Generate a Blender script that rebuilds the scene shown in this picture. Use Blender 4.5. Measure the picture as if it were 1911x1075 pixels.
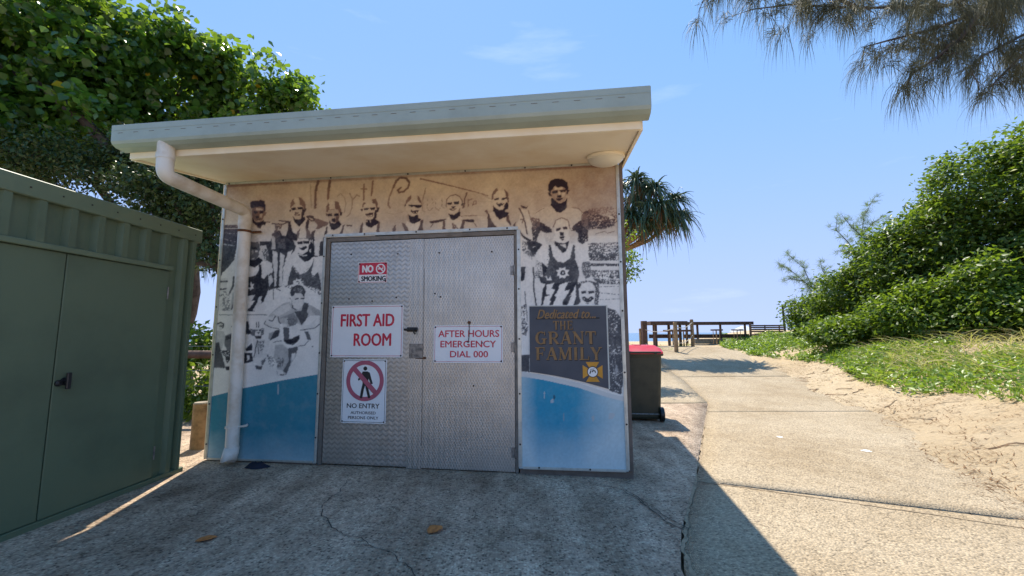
import bpy, bmesh, math, random
import numpy as np
from mathutils import Vector, Matrix
random.seed(7); RNG = np.random.default_rng(7)
for o in list(bpy.data.objects): bpy.data.objects.remove(o)
scene = bpy.context.scene
col = scene.collection
# ------------------------------------------------------------------ camera
W0, H0, FPX = 1911.0, 1075.0, 765.0           # measured from the photograph
PITCH, ROLL, EYE = math.radians(6.35), math.radians(0.36), 1.3
CF = np.array([0, math.cos(PITCH), math.sin(PITCH)]); _r = np.array([1.0, 0, 0]); _u = np.cross(_r, CF)
CR = _r*math.cos(ROLL) - _u*math.sin(ROLL); CU = np.cross(CR, CF); CC = np.array([0, 0, EYE])
cam = bpy.data.cameras.new('camera'); camo = bpy.data.objects.new('camera', cam); col.objects.link(camo)
cam.sensor_width = 36; cam.lens = FPX/W0*36; cam.clip_start = 0.05; cam.clip_end = 20000
camo.matrix_world = Matrix(((CR[0], CU[0], -CF[0], 0), (CR[1], CU[1], -CF[1], 0), (CR[2], CU[2], -CF[2], EYE), (0, 0, 0, 1)))
scene.camera = camo
# ------------------------------------------------------------------ sky, sun, exposure
SUN_AZ, SUN_EL = math.radians(-13.3), math.radians(62)
world = bpy.data.worlds.new('World'); scene.world = world; world.use_nodes = True
wn = world.node_tree; wn.nodes.clear()
def wnode(t, **k):
    n = wn.nodes.new(t)
    for a, b in k.items(): setattr(n, a, b)
    return n
sky = wnode('ShaderNodeTexSky', sky_type='NISHITA', sun_disc=False, sun_elevation=SUN_EL, sun_rotation=SUN_AZ,
            altitude=0, air_density=1.0, dust_density=0.05, ozone_density=4.0)
hsv = wnode('ShaderNodeHueSaturation'); hsv.inputs['Saturation'].default_value = 1.42; hsv.inputs['Value'].default_value = 1.0
bg = wnode('ShaderNodeBackground'); bg.inputs['Strength'].default_value = 0.15
wo = wnode('ShaderNodeOutputWorld')
# soft shoulder on the sky's radiance (same for every direction), so that the horizon keeps its pale blue
def vmath(op, a, b):
    n = wnode('ShaderNodeVectorMath', operation=op)
    for i, x in enumerate((a, b)):
        if isinstance(x, tuple): n.inputs[i].default_value = x
        else: wn.links.new(x, n.inputs[i])
    return n.outputs[0]
_q = vmath('DIVIDE', sky.outputs[0], (1.38, 1.58, 2.2))
_d = vmath('ADD', vmath('MULTIPLY', _q, _q), (1, 1, 1))
_sx = wnode('ShaderNodeSeparateXYZ'); wn.links.new(_d, _sx.inputs[0]); _cx = wnode('ShaderNodeCombineXYZ')
for i in range(3):
    r_ = wnode('ShaderNodeMath', operation='SQRT'); wn.links.new(_sx.outputs[i], r_.inputs[0]); wn.links.new(r_.outputs[0], _cx.inputs[i])
wn.links.new(vmath('DIVIDE', sky.outputs[0], _cx.outputs[0]), hsv.inputs['Color'])
# thin high cirrus, everywhere on the dome
tc = wnode('ShaderNodeTexCoord'); mp = wnode('ShaderNodeMapping'); mp.inputs['Scale'].default_value = (1.6, 2.2, 9.0); mp.inputs['Rotation'].default_value = (0.1, 0.15, 0.4)
nz = wnode('ShaderNodeTexNoise'); nz.inputs['Scale'].default_value = 1.7; nz.inputs['Detail'].default_value = 6; nz.inputs['Roughness'].default_value = .55
rp = wnode('ShaderNodeValToRGB'); rp.color_ramp.elements[0].position = .60; rp.color_ramp.elements[1].position = 1.0
rp.color_ramp.elements[1].color = (.32, .32, .32, 1)
mx = wnode('ShaderNodeMix', data_type='RGBA'); mx.inputs['B'].default_value = (2.6, 2.75, 3.0, 1)
wn.links.new(tc.outputs['Generated'], mp.inputs[0]); wn.links.new(mp.outputs[0], nz.inputs['Vector']); wn.links.new(nz.outputs['Fac'], rp.inputs[0])
wn.links.new(rp.outputs[0], mx.inputs['Factor']); wn.links.new(hsv.outputs[0], mx.inputs['A']); wn.links.new(mx.outputs['Result'], bg.inputs['Color'])
wn.links.new(bg.outputs[0], wo.inputs[0])
sl = bpy.data.lights.new('sun', 'SUN'); sl.energy = 2.0; sl.angle = math.radians(0.5); sl.color = (1.0, .925, .80)
so = bpy.data.objects.new('sun', sl); col.objects.link(so)
_sd = Vector((math.sin(SUN_AZ)*math.cos(SUN_EL), math.cos(SUN_AZ)*math.cos(SUN_EL), math.sin(SUN_EL)))
so.rotation_euler = _sd.to_track_quat('Z', 'Y').to_euler(); so.location = (0, 0, 30)
scene.view_settings.view_transform = 'Standard'; scene.view_settings.look = 'None'
scene.view_settings.exposure = 1.86; scene.view_settings.gamma = 1.0
scene.render.resolution_x, scene.render.resolution_y = 1024, 576
scene.render.engine = 'CYCLES'
scene.cycles.max_bounces = 8; scene.cycles.diffuse_bounces = 4; scene.cycles.transparent_max_bounces = 8
# ------------------------------------------------------------------ measuring helpers
def ray(x, y): return CF + CR*(x-W0/2)/FPX - CU*(y-H0/2)/FPX
def project(P):
    q = np.asarray(P) - CC; w = q@CF
    return W0/2 + FPX*(q@CR)/w, H0/2 - FPX*(q@CU)/w
def gflat(x, y, z=0.0):
    d = ray(x, y); return CC + d*((z-CC[2])/d[2])
def atY(x, y, Y):
    d = ray(x, y); return CC + d*(Y/d[1])
def sstep(a, b, x):
    t = np.clip((np.asarray(x, float)-a)/(b-a), 0, 1); return t*t*(3-2*t)
XR = ([-50, 0, 2.53, 3.72, 4.49, 5.69, 7.64, 11.36, 15.19, 17.9, 40], [1.5, 1.5, 3.05, 3.75, 4.25, 4.92, 5.87, 7.07, 8.12, 9.1, 12])
XL = ([-50, 0, 2.37, 2.8, 3.69, 5.76, 7.48, 9.64, 11.46, 15.0, 40], [.6, .6, .91, 1.09, 1.57, 2.61, 3.48, 3.99, 4.25, 5.0, 8])
def rise(y): return .85*sstep(6.0, 20, y)
def xr(y): return np.interp(y, *XR)
def xl(y): return np.interp(y, *XL)
def wav(x, y):
    return (.5*np.sin(1.7*x+1.1*y+1.3)+.35*np.sin(3.9*x-2.7*y+.4)+.3*np.sin(-2.3*x+5.1*y+2.2)+.2*np.sin(8.3*x+6.1*y)+.18*np.sin(11.7*x-9.1*y+1)+.12*np.sin(19*x+17*y+2))
def terrain(x, y):
    x = np.asarray(x, float); y = np.asarray(y, float)
    d = x - xr(y)
    z = rise(y) - .05 + .085*sstep(-.55, .2, d) + .018*wav(x, y)*sstep(-.8, .1, d)
    z = z + .95*sstep(.1, 4.2, d)*sstep(-2, 3, y)*(1-.45*sstep(9, 17, y)) + .03*wav(x*.5+3, y*.5)*sstep(.3, 3, d)
    z = z + (.022*wav(x*1.9+1, y*2.3)+.014*wav(x*4.1, y*3.7+2))*sstep(.15, 1.0, d)*sstep(30, 20, y)
    left = sstep(-.2, 1.2, xl(y)-x)*sstep(10.4, 12.2, y); z = z + left*(.07+.03*wav(x, y))
    z = z - 6.5*sstep(24, 45, y)
    return z
def ground_at(x, y):
    """photo pixel -> point on the terrain"""
    d = ray(x, y); k = .8
    while k < 60:
        p = CC + d*k
        if p[2] <= float(terrain(p[0], p[1])): return p
        k += .02
    return CC + d*60
# ------------------------------------------------------------------ object helpers
def tag(o, label=None, cat=None, group=None, kind=None):
    if label: o['label'] = label
    if cat: o['category'] = cat
    if group: o['group'] = group
    if kind: o['kind'] = kind
    return o
def empty(name, loc=(0, 0, 0), rz=0, label=None, cat=None, group=None, parent=None):
    o = bpy.data.objects.new(name, None); col.objects.link(o); o.location = loc; o.rotation_euler = (0, 0, rz); o.empty_display_size = .1
    if parent: o.parent = parent
    return tag(o, label, cat, group)
def mobj(name, v, f, mat, parent=None, smooth=False):
    m = bpy.data.meshes.new(name); m.from_pydata([tuple(map(float, p)) for p in v], [], f); m.update()
    if smooth: m.shade_smooth()
    if mat: m.materials.append(mat)
    o = bpy.data.objects.new(name, m); col.objects.link(o)
    if parent: o.parent = parent
    return o
class MB:
    def __init__(s): s.v = []; s.f = []
    def add(s, v, f):
        b = len(s.v); s.v += [tuple(map(float, p)) for p in v]; s.f += [tuple(i+b for i in q) for q in f]; return s
    def box(s, x0, y0, z0, x1, y1, z1, bev=0.0):
        if bev <= 0:
            v = [(x, y, z) for z in (z0, z1) for y in (y0, y1) for x in (x0, x1)]
            return s.add(v, [(0, 2, 3, 1), (4, 5, 7, 6), (0, 1, 5, 4), (2, 6, 7, 3), (0, 4, 6, 2), (1, 3, 7, 5)])
        bm = bmesh.new(); bmesh.ops.create_cube(bm, size=1)
        for q in bm.verts: q.co = ((x0+x1)/2+q.co.x*(x1-x0), (y0+y1)/2+q.co.y*(y1-y0), (z0+z1)/2+q.co.z*(z1-z0))
        bmesh.ops.bevel(bm, geom=bm.edges[:], offset=bev, segments=1, affect='EDGES', profile=.5)
        bm.verts.index_update(); v = [tuple(q.co) for q in bm.verts]; f = [tuple(w.index for w in q.verts) for q in bm.faces]; bm.free()
        return s.add(v, f)
    def tube(s, pts, rad, n=8, cap=True):
        pts = [Vector(p) for p in pts]; k = len(pts)
        if not hasattr(rad, '__len__'): rad = [rad]*k
        ring = []; ref = None
        for i, p in enumerate(pts):
            t = (pts[min(i+1, k-1)]-pts[max(i-1, 0)]).normalized()
            if ref is None: ref = Vector((0, 0, 1)) if abs(t.z) < .9 else Vector((1, 0, 0))
            a = t.cross(ref).normalized(); b = a.cross(t).normalized(); ref = b
            for j in range(n):
                w = 2*math.pi*j/n; ring.append(p+(a*math.cos(w)+b*math.sin(w))*rad[i])
        f = [(i*n+j, i*n+(j+1) % n, (i+1)*n+(j+1) % n, (i+1)*n+j) for i in range(k-1) for j in range(n)]
        if cap: f += [tuple(range(n-1, -1, -1)), tuple((k-1)*n+j for j in range(n))]
        return s.add(ring, f)
    def lathe(s, prof, n=24, c=(0, 0, 0), axis='Z'):
        v = []
        for r, z in prof:
            for j in range(n):
                w = 2*math.pi*j/n
                p = (r*math.cos(w), r*math.sin(w), z) if axis == 'Z' else ((z, r*math.cos(w), r*math.sin(w)) if axis == 'X' else (r*math.cos(w), z, r*math.sin(w)))
                v.append((p[0]+c[0], p[1]+c[1], p[2]+c[2]))
        k = len(prof)
        f = [(i*n+j, i*n+(j+1) % n, (i+1)*n+(j+1) % n, (i+1)*n+j) for i in range(k-1) for j in range(n)]
        f += [tuple(range(n-1, -1, -1)), tuple((k-1)*n+j for j in range(n))]
        return s.add(v, f)
    def prism(s, poly, y0, y1):
        """poly of (x,z), extruded along y"""
        n = len(poly); v = [(x, y0, z) for x, z in poly]+[(x, y1, z) for x, z in poly]
        return s.add(v, [tuple(range(n)), tuple(range(2*n-1, n-1, -1))]+[(j, j+n, (j+1) % n+n, (j+1) % n) for j in range(n)])
    def profx(s, poly, x0, x1):
        """poly of (y,z), extruded along x"""
        n = len(poly); v = [(x0, y, z) for y, z in poly]+[(x1, y, z) for y, z in poly]
        return s.add(v, [tuple(range(n-1, -1, -1)), tuple(range(n, 2*n))]+[(j, (j+1) % n, (j+1) % n+n, j+n) for j in range(n)])
    def build(s, name, mat, parent=None, smooth=False): 
        o = mobj(name, s.v, s.f, mat, parent, smooth)
        if smooth:
            try: o.data.set_sharp_from_angle(angle=math.radians(40))
            except Exception: pass
        return o
# ------------------------------------------------------------------ material helper
class NT:
    def __init__(s, name):
        s.m = bpy.data.materials.new(name); s.m.use_nodes = True; s.t = s.m.node_tree; s.b = s.t.nodes['Principled BSDF']; s.out = s.t.nodes['Material Output']
    def n(s, t, **k):
        q = s.t.nodes.new(t)
        for a, b in k.items():
            if a in q.bl_rna.properties: setattr(q, a, b)
            else: q.inputs[a].default_value = b
        return q
    def l(s, a, b): s.t.links.new(a, b)
    def coord(s, kind='Object', scale=None):
        c = s.n('ShaderNodeTexCoord').outputs[kind]
        if scale is not None:
            m = s.n('ShaderNodeMapping'); m.inputs['Scale'].default_value = scale; s.l(c, m.inputs[0]); c = m.outputs[0]
        return c
    def noise(s, scale, detail=4, rough=.5, vec=None):
        q = s.n('ShaderNodeTexNoise'); q.inputs['Scale'].default_value = scale; q.inputs['Detail'].default_value = detail; q.inputs['Roughness'].default_value = rough
        if vec is not None: s.l(vec, q.inputs['Vector'])
        return q.outputs['Fac']
    def vor(s, scale, vec=None, out='Distance', feature='F1'):
        q = s.n('ShaderNodeTexVoronoi', feature=feature); q.inputs['Scale'].default_value = scale
        if vec is not None: s.l(vec, q.inputs['Vector'])
        return q.outputs[out]
    def ramp(s, fac, stops, interp='LINEAR'):
        q = s.n('ShaderNodeValToRGB'); e = q.color_ramp.elements; q.color_ramp.interpolation = interp
        while len(e) < len(stops): e.new(.5)
        for i, (p, c) in enumerate(stops):
            e[i].position = p; e[i].color = (*c, 1) if len(c) == 3 else c
        s.l(fac, q.inputs[0]); return q.outputs[0]
    def math(s, op, a, b=None, c=None):
        q = s.n('ShaderNodeMath', operation=op)
        for i, x in enumerate((a, b, c)):
            if x is None: continue
            if isinstance(x, (int, float)): q.inputs[i].default_value = x
            else: s.l(x, q.inputs[i])
        return q.outputs[0]
    def mix(s, fac, a, b, mode='MIX'):
        q = s.n('ShaderNodeMix', data_type='RGBA', blend_type=mode)
        for k, x in (('Factor', fac), ('A', a), ('B', b)):
            i = q.inputs[k] if k != 'Factor' else q.inputs[0]
            if k in 'AB': i = q.inputs[6 if k == 'A' else 7]
            if isinstance(x, (int, float)): i.default_value = x
            elif isinstance(x, tuple): i.default_value = (*x, 1) if len(x) == 3 else x
            else: s.l(x, i)
        return q.outputs[2]
    def bump(s, h, strength=.3, dist=.01):
        q = s.n('ShaderNodeBump'); q.inputs['Strength'].default_value = strength; q.inputs['Distance'].default_value = dist
        s.l(h, q.inputs['Height']); s.l(q.outputs[0], s.b.inputs['Normal']); return q
    def setp(s, **k):
        for a, b in k.items():
            i = s.b.inputs[a.replace('_', ' ')]
            if isinstance(b, (int, float)): i.default_value = b
            elif isinstance(b, tuple): i.default_value = (*b, 1) if len(b) == 3 else b
            else: s.l(b, i)
        return s
M = {}
def paint(name, c, rough=.5, metal=0.0, var=.12, scale=6, bump=0.0, dirt=None, bscale=60):
    k = NT(name); v = k.coord()
    n = k.noise(scale, 5, .6, v)
    c2 = tuple(x*(1-var*2.2) for x in c) if dirt is None else dirt
    base = k.ramp(n, [(.3, c2), (.55, c), (1, tuple(min(1, x*(1+var*.5)) for x in c))])
    k.setp(Base_Color=base, Roughness=k.ramp(n, [(.2, (min(1, rough+.15),)*3), (.8, (max(.02, rough-.1),)*3)]), Metallic=metal)
    if bump: k.bump(k.noise(bscale, 3, .5, v), bump, .004)
    M[name] = k.m; return k.m
# ------------------------------------------------------------------ the printed mural: a posterised beach club photograph
MX0, MY0, MX1, MY1, MS = 380, 292, 1196, 896, 2
class Print:
    """tone raster in photograph pixels: 0 ink .. 1 paper"""
    def __init__(s):
        s.w = (MX1-MX0)*MS; s.h = (MY1-MY0)*MS; s.t = np.full((s.h, s.w), .8); s.rng = np.random.default_rng(3)
        yy, xx = np.mgrid[0:s.h, 0:s.w]; s.px = MX0+(xx+.5)/MS; s.py = MY0+(yy+.5)/MS
        s.n1 = s.noise(3); s.n2 = s.noise(6); s.n4 = s.noise(26); s.n5 = s.noise(90)
    def noise(s, cell):
        gh, gw = s.h//cell+3, s.w//cell+3; g = s.rng.random((gh, gw))
        y = np.arange(s.h)/cell; x = np.arange(s.w)/cell; yi = y.astype(int); xi = x.astype(int); fy = (y-yi)[:, None]; fx = (x-xi)[None]
        fy = fy*fy*(3-2*fy); fx = fx*fx*(3-2*fx)
        a = g[yi][:, xi]; b = g[yi][:, xi+1]; c = g[yi+1][:, xi]; d = g[yi+1][:, xi+1]
        return (a*(1-fx)+b*fx)*(1-fy)+(c*(1-fx)+d*fx)*fy
    def setc(s, x0, y0, k): s.c = (x0, y0, k)
    def pts(s, q):
        x0, y0, k = s.c
        return [(x0+float(a.split(',')[0])/k, y0+float(a.split(',')[1])/k) for a in q.split()]
    def box(s, P, m=2):
        xs = [p[0] for p in P]; ys = [p[1] for p in P]
        i0 = max(0, int((min(ys)-m-MY0)*MS)); i1 = min(s.h, int((max(ys)+m-MY0)*MS)+1)
        j0 = max(0, int((min(xs)-m-MX0)*MS)); j1 = min(s.w, int((max(xs)+m-MX0)*MS)+1)
        return slice(i0, max(i0, i1)), slice(j0, max(j0, j1))
    def P(s, tone, q, st=1.0):
        P = s.pts(q); sl = s.box(P)
        x = s.px[sl] + (s.n2[sl]-.5)*1.8; y = s.py[sl] + (s.n1[sl]-.5)*1.4
        ins = np.zeros(x.shape, bool); n = len(P)
        for i in range(n):
            (xa, ya), (xb, yb) = P[i], P[(i+1) % n]
            if ya == yb: continue
            ins ^= ((ya > y) != (yb > y)) & (x < (xb-xa)*(y-ya)/(yb-ya)+xa)
        if st < 1: ins &= (s.n1[sl]*.75+s.n4[sl]*.25) < (.5+(st-.5)*.55)
        s.t[sl] = np.where(ins, tone+(s.n2[sl]-.5)*.10, s.t[sl])
    def L(s, tone, q, w, st=1.0):
        P = s.pts(q); w = w/s.c[2]; sl = s.box(P, w+2); x = s.px[sl] + (s.n2[sl]-.5)*1.2; y = s.py[sl] + (s.n1[sl]-.5)*1.0
        d = np.full(x.shape, 1e9)
        for (xa, ya), (xb, yb) in zip(P, P[1:]):
            dx, dy = xb-xa, yb-ya; t = np.clip(((x-xa)*dx+(y-ya)*dy)/(dx*dx+dy*dy+1e-9), 0, 1)
            d = np.minimum(d, np.hypot(x-xa-t*dx, y-ya-t*dy))
        ins = d < w/2
        if st < 1: ins &= s.n1[sl] < .5+(st-.5)*.55
        s.t[sl] = np.where(ins, tone+(s.n2[sl]-.5)*.1, s.t[sl])
    def C(s, tone, cx, cy, r):
        s.P(tone, ' '.join(f'{cx+r*math.cos(a):.1f},{cy+r*math.sin(a):.1f}' for a in np.linspace(0, 6.28, 14)[:-1]))
    def many(s, txt):
        for ln in txt.strip().split('\n'):
            ln = ln.strip()
            if not ln: continue
            k, rest = ln[0], ln[1:].strip(); hd, q = rest.split('|'); hd = [float(a) for a in hd.split()]
            if k == 'P': s.P(hd[0], q.strip(), *(hd[1:2]))
            elif k == 'L': s.L(hd[0], q.strip(), hd[1], *(hd[2:3]))
            elif k == 'C': s.C(hd[0], *[float(a) for a in q.split()])
def paint_mural():
    p = Print()
    # backdrop: mottled sepia sky, dark in the upper corners
    cor = np.clip(1-np.hypot((p.px-430)/150, (p.py-345)/75), 0, 1)+np.clip(1-np.hypot((p.px-1140)/190, (p.py-345)/105), 0, 1)
    p.t = .81 - .22*np.clip(cor, 0, 1) + (p.n4-.5)*.10 + (p.n5-.5)*.10 + (p.n2-.5)*.07
    p.t = np.where(p.py > 440, .9+(p.n4-.5)*.05, p.t)
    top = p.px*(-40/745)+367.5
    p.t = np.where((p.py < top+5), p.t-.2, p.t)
    p.setc(540, 320, 8.267)
    p.many('''
L .30 40|445,150 405,300
L .34 34|405,300 398,560
L .33 38|625,140 605,280
L .42 34|605,280 597,420
L .66 22|325,200 340,560
L .62 14|740,380 790,340 850,400 872,500 845,640
L .56 18|930,340 960,400 985,430 1040,360 1080,385
L .60 16|970,430 965,560 930,660 885,700
L .46 24|1152,200 1145,440
L .44 20|1105,270 1195,270
L .45 28|1290,150 1265,370''')
    p.setc(700, 320, 8.267)
    p.many('''
L .36 28|400,250 345,290 370,325 440,310 510,250 530,170
L .30 34|530,170 480,105 390,95 330,140
L .38 30|330,140 270,270
L .52 24|270,270 220,400 200,520 230,560
L .66 10|180,640 300,660 440,620
L .50 16|780,260 735,440
L .60 13|735,440 730,600 770,625
L .52 12 .7|815,430 800,560 840,610 890,560 895,450 860,410
L .52 13 .7|940,430 935,560 980,600 1030,540 1030,420
L .62 12|1030,540 1085,575
L .28 22|1415,330 1382,430
L .42 16|1382,430 1375,550
L .45 14|1440,430 1435,550
L .45 14|1440,450 1490,425
L .44 22|700,112 1100,205
L .38 16|1100,205 1490,302''')
    p.setc(860, 320, 8.27)
    p.many('''
L .30 18|95,330 60,420 50,500 30,560
L .45 14|110,440 115,530
L .45 13|115,450 160,430
L .42 12|205,460 180,520 240,500 235,455 205,460
L .40 13|0,265 200,310 420,375
L .55 8|280,330 470,430
L .66 6|270,460 480,470
L .45 10|0,690 200,680 330,690''')
    # right backdrop
    p.setc(960, 310, 6.323)
    p.many('''
P .22 .72|800,545 870,520 960,535 1010,570 1060,590 1110,600 1150,565 1215,580 1225,640 1180,690 1130,730 1040,745 960,735 880,750 800,740
P .14 .8|860,660 1190,655 1180,700 1080,720 1000,740 900,730
P .85|1110,590 1150,580 1180,610 1120,630
L .6 8|900,640 1060,630
L .35 7|960,800 1060,770 1100,790 1180,770
P .45 .35|860,500 1215,470 1220,580 880,560''')
    p.setc(960, 440, 6.718)
    p.many('''
P .30 .56|920,90 1310,80 1320,310 930,310
P .22 .66|940,230 1320,250 1320,305 940,300
P .16 .75|940,345 1325,350 1330,378 950,380
P .30 .52|950,430 1335,430 1335,540 980,520
P .2 .66|1020,490 1335,500 1335,530 1050,525
P .28 .58|980,530 1335,555 1335,610 1050,600
L .35 8 .6|1070,640 1330,630
L .3 8 .6|1080,715 1340,740
L .4 8 .6|1070,800 1340,790
P .2 .9|1155,905 1260,930 1330,1020 1345,1075 1155,1075''')
    # left backdrop
    p.setc(400, 420, 6.719)
    p.many('''
P .14|70,0 335,0 320,60 310,170 260,420 180,520 100,600 75,660
P .26 .4|70,0 335,0 320,60 310,170 260,420 180,520 100,600 75,660
L .85 9|120,42 315,42
L .7 9 .6|120,10 315,14
L .75 12 .6|105,235 265,265
L .7 8 .5|130,100 280,108
L .7 9 .4|120,170 280,215
P .82|60,670 170,660 160,1075 40,1075
L .25 22 .8|60,712 160,705
L .22 20 .8|60,805 150,800
L .3 20 .7|50,885 110,875
P .5 .5|110,830 200,830 190,1075 100,1075
P .13|560,190 700,120 760,50 920,110 1010,170 1000,320 900,480 860,540 900,740 800,790 680,820 640,700 700,600 730,480 600,420
P .12|1230,150 1400,150 1400,380 1250,400
P .12|900,60 1040,60 1040,200 1000,330 900,330''')
    # man with dark wavy hair (1)
    p.setc(400, 320, 8.27)
    p.many('''
P .86|590,800 660,870 720,885 800,810 870,785 940,815 960,880 1010,900 900,960 870,1080 540,1080 560,900
P .08|560,470 590,455 690,450 710,435 770,460 785,520 790,600 770,640 760,560 720,560 640,548 610,580 580,590 555,530
P .42|580,570 640,548 700,545 760,560 775,620 800,630 795,670 765,690 745,740 720,775 660,780 610,740 585,680 575,620
P .78|640,560 750,575 742,603 640,600
P .74|700,650 745,650 735,720 700,705
P .7|650,750 720,755 700,778 660,778
P .08|603,610 672,610 665,647 605,647
P .1|700,603 768,603 757,652 705,647
P .1|630,690 685,680 690,712 638,722
P .12|645,730 715,728 700,748 660,750
P .08|585,700 620,765 660,785 730,775 760,740 775,785 800,800 760,850 720,885 680,870 640,835 590,790
L .2 14|770,780 860,782
L .2 18|890,805 1060,815 1150,775 1000,760
P .3 .8|930,810 1060,815 1020,900 1010,1000 900,1075 880,960 940,900
P .12|1150,780 1190,760 1200,860 1270,970 1290,1075 1110,1075 1150,940''')
    p.setc(540, 320, 8.267)
    p.many('''
P .42|10,560 20,490 50,435 110,400 160,395 210,430 245,490 255,560 250,605 225,605 215,540 160,545 30,560
P .86|70,440 90,405 145,400 160,470 158,515 80,495
P .82|25,560 80,500 160,510 215,545 225,610 205,640 190,720 140,735 90,730 60,690 40,630 10,610
P .08|25,568 100,552 108,592 40,602
P .08|122,555 205,545 218,578 132,588
P .14|200,580 245,590 250,620 225,650 215,720 175,742 188,650
P .2|88,625 125,638 140,620 152,642 92,657
P .2|78,662 162,658 155,682 98,692
P .9|105,668 145,664 140,676 108,680
P .14|2,590 25,588 25,622 6,617
P .16|238,560 266,575 252,612 232,602
P .06|52,690 90,732 140,742 190,727 240,700 252,742 200,802 155,852 110,812 68,752
P .9|20,770 60,745 110,815 155,852 205,800 250,742 272,760 265,840 240,880 230,930 160,900 110,972 60,940 30,860
P .12|-20,775 20,765 30,860 60,940 112,975 100,1080 -20,1080
P .15|243,860 255,800 275,738 302,748 290,880 330,980 305,1080 238,1045 233,940
P .84|302,752 380,790 442,830 422,890 380,920 332,962 295,880
P .4|375,715 500,748 602,790 592,832 520,852 440,892 398,892 440,832 388,772
P .16|258,690 320,673 382,698 392,762 340,772 298,742
P .82|303,708 352,720 372,752 320,747
P .2|350,930 400,900 380,1010 340,1075 310,1040
P .86|440,892 562,850 545,960 510,1080 385,1080 400,920
P .4|562,630 570,540 600,480 640,450 700,450 760,480 792,550 802,625 770,642 750,600 620,590 590,622
P .86|608,425 700,425 702,560 722,582 613,582
P .72|580,640 620,588 750,588 768,640 772,700 742,760 700,792 640,792 608,740 593,690
P .08|588,655 662,648 667,684 600,692
P .08|683,655 763,643 767,684 690,688
P .3|720,690 768,690 762,760 722,792 702,772
P .1|652,728 702,718 712,752 692,788 658,772
P .85|668,690 690,690 692,720 670,722
P .18|552,648 582,648 592,692 568,682
P .14|780,618 817,630 807,672 778,692
P .06|608,750 640,797 700,802 767,760 802,812 770,862 690,907 650,892 618,842
P .9|578,850 608,800 650,892 690,907 770,862 802,822 822,860 792,930 780,972 568,977
P .2|563,860 592,848 577,982 538,987 550,900
P .26|820,830 852,820 832,920 822,972 768,972 800,910
P .87|852,832 950,852 980,900 985,972 826,972
P .14|863,825 972,825 965,847 900,842
P .4|1122,545 1140,478 1177,480 1165,522 1140,562
P .34|1273,430 1340,420 1362,480 1367,572 1340,592 1330,500 1280,490
P .88|1120,570 1160,510 1280,490 1330,510 1352,590 1337,660 1310,722 1250,742 1190,737 1158,690 1138,620
P .08|1148,570 1227,563 1217,592 1160,602
P .08|1243,558 1327,553 1317,592 1255,597
P .12|1168,655 1220,650 1235,640 1302,635 1292,662 1240,682 1180,672
P .22|1180,672 1302,662 1280,700 1220,708
P .93|1200,682 1285,674 1270,694 1222,698
P .1|1320,600 1354,590 1342,722 1288,742 1310,690
P .13|1103,580 1130,578 1132,618 1110,602
P .13|1365,548 1392,555 1370,622 1343,622
P .08|1188,745 1250,747 1310,730 1382,770 1360,812 1250,867 1180,832
P .82|1178,760 1207,750 1202,792
P .8|1235,755 1262,760 1250,802
P .9|1135,800 1185,832 1250,867 1340,822 1362,800 1350,952 1125,962
P .3|1098,830 1137,783 1127,962 1078,967
P .3|1363,790 1397,770 1387,952 1338,962 1355,860''')
    p.setc(700, 320, 8.267)
    p.many('''
P .42|468,515 480,450 510,400 562,358 552,440 510,470 490,522
P .34|648,368 692,410 712,470 717,542 690,522 663,440
P .84|468,520 520,460 650,440 702,490 717,560 692,640 650,692 590,692 518,650 488,600
P .06|513,512 722,514 717,542 680,562 620,557 610,541 590,541 560,547 530,537
P .08|553,588 577,612 620,600 682,600 655,652 600,652 553,622
P .94|630,623 657,623 650,642 632,642
P .94|578,618 612,625 600,640
P .12|448,508 477,503 477,542 460,537
P .05|503,660 560,692 600,692 657,660 672,720 712,745 640,792 580,807 543,790
P .7|478,690 503,665 543,790 518,780 488,740
P .92|488,760 543,795 580,807 640,792 722,750 700,850 660,932 520,937 480,830
P .34|413,790 450,800 502,860 522,942 480,947 438,870
P .25|705,760 742,740 737,937 638,942 680,870
P .36|322,820 322,900 268,952 268,890 290,840
P .85|1103,520 1110,430 1160,385 1240,365 1312,400 1337,460 1327,560 1292,640 1215,662 1148,620
L .3 12|1098,520 1108,430 1160,378 1240,353 1302,388 1342,440 1347,500
P .07|1108,485 1192,473 1187,507 1118,517
P .07|1213,470 1292,463 1292,502 1223,507
P .12|1173,540 1237,540 1215,568 1190,568
P .12|1145,573 1265,573 1225,600 1170,602
P .92|1175,580 1238,580 1220,590 1185,590
P .2|1310,560 1312,652 1268,692 1280,640
P .13|1080,528 1103,530 1100,552
P .13|1335,490 1365,495 1350,522 1330,522
P .08|1128,650 1215,672 1302,610 1312,682 1220,757 1178,740
P .9|1060,770 1130,700 1210,757 1312,690 1352,740 1310,912 1060,922
P .3|1048,760 1077,758 1082,912 1038,922
P .3|1350,760 1387,748 1362,912 1298,917
P .4 .8|1188,790 1240,820 1292,902 1188,902
P .15|828,770 1102,730 1060,760 900,802 848,792
L .25 10|890,810 860,860
P .13|1358,745 1490,740 1490,782 1390,762''')
    p.setc(860, 320, 8.27)
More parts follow.
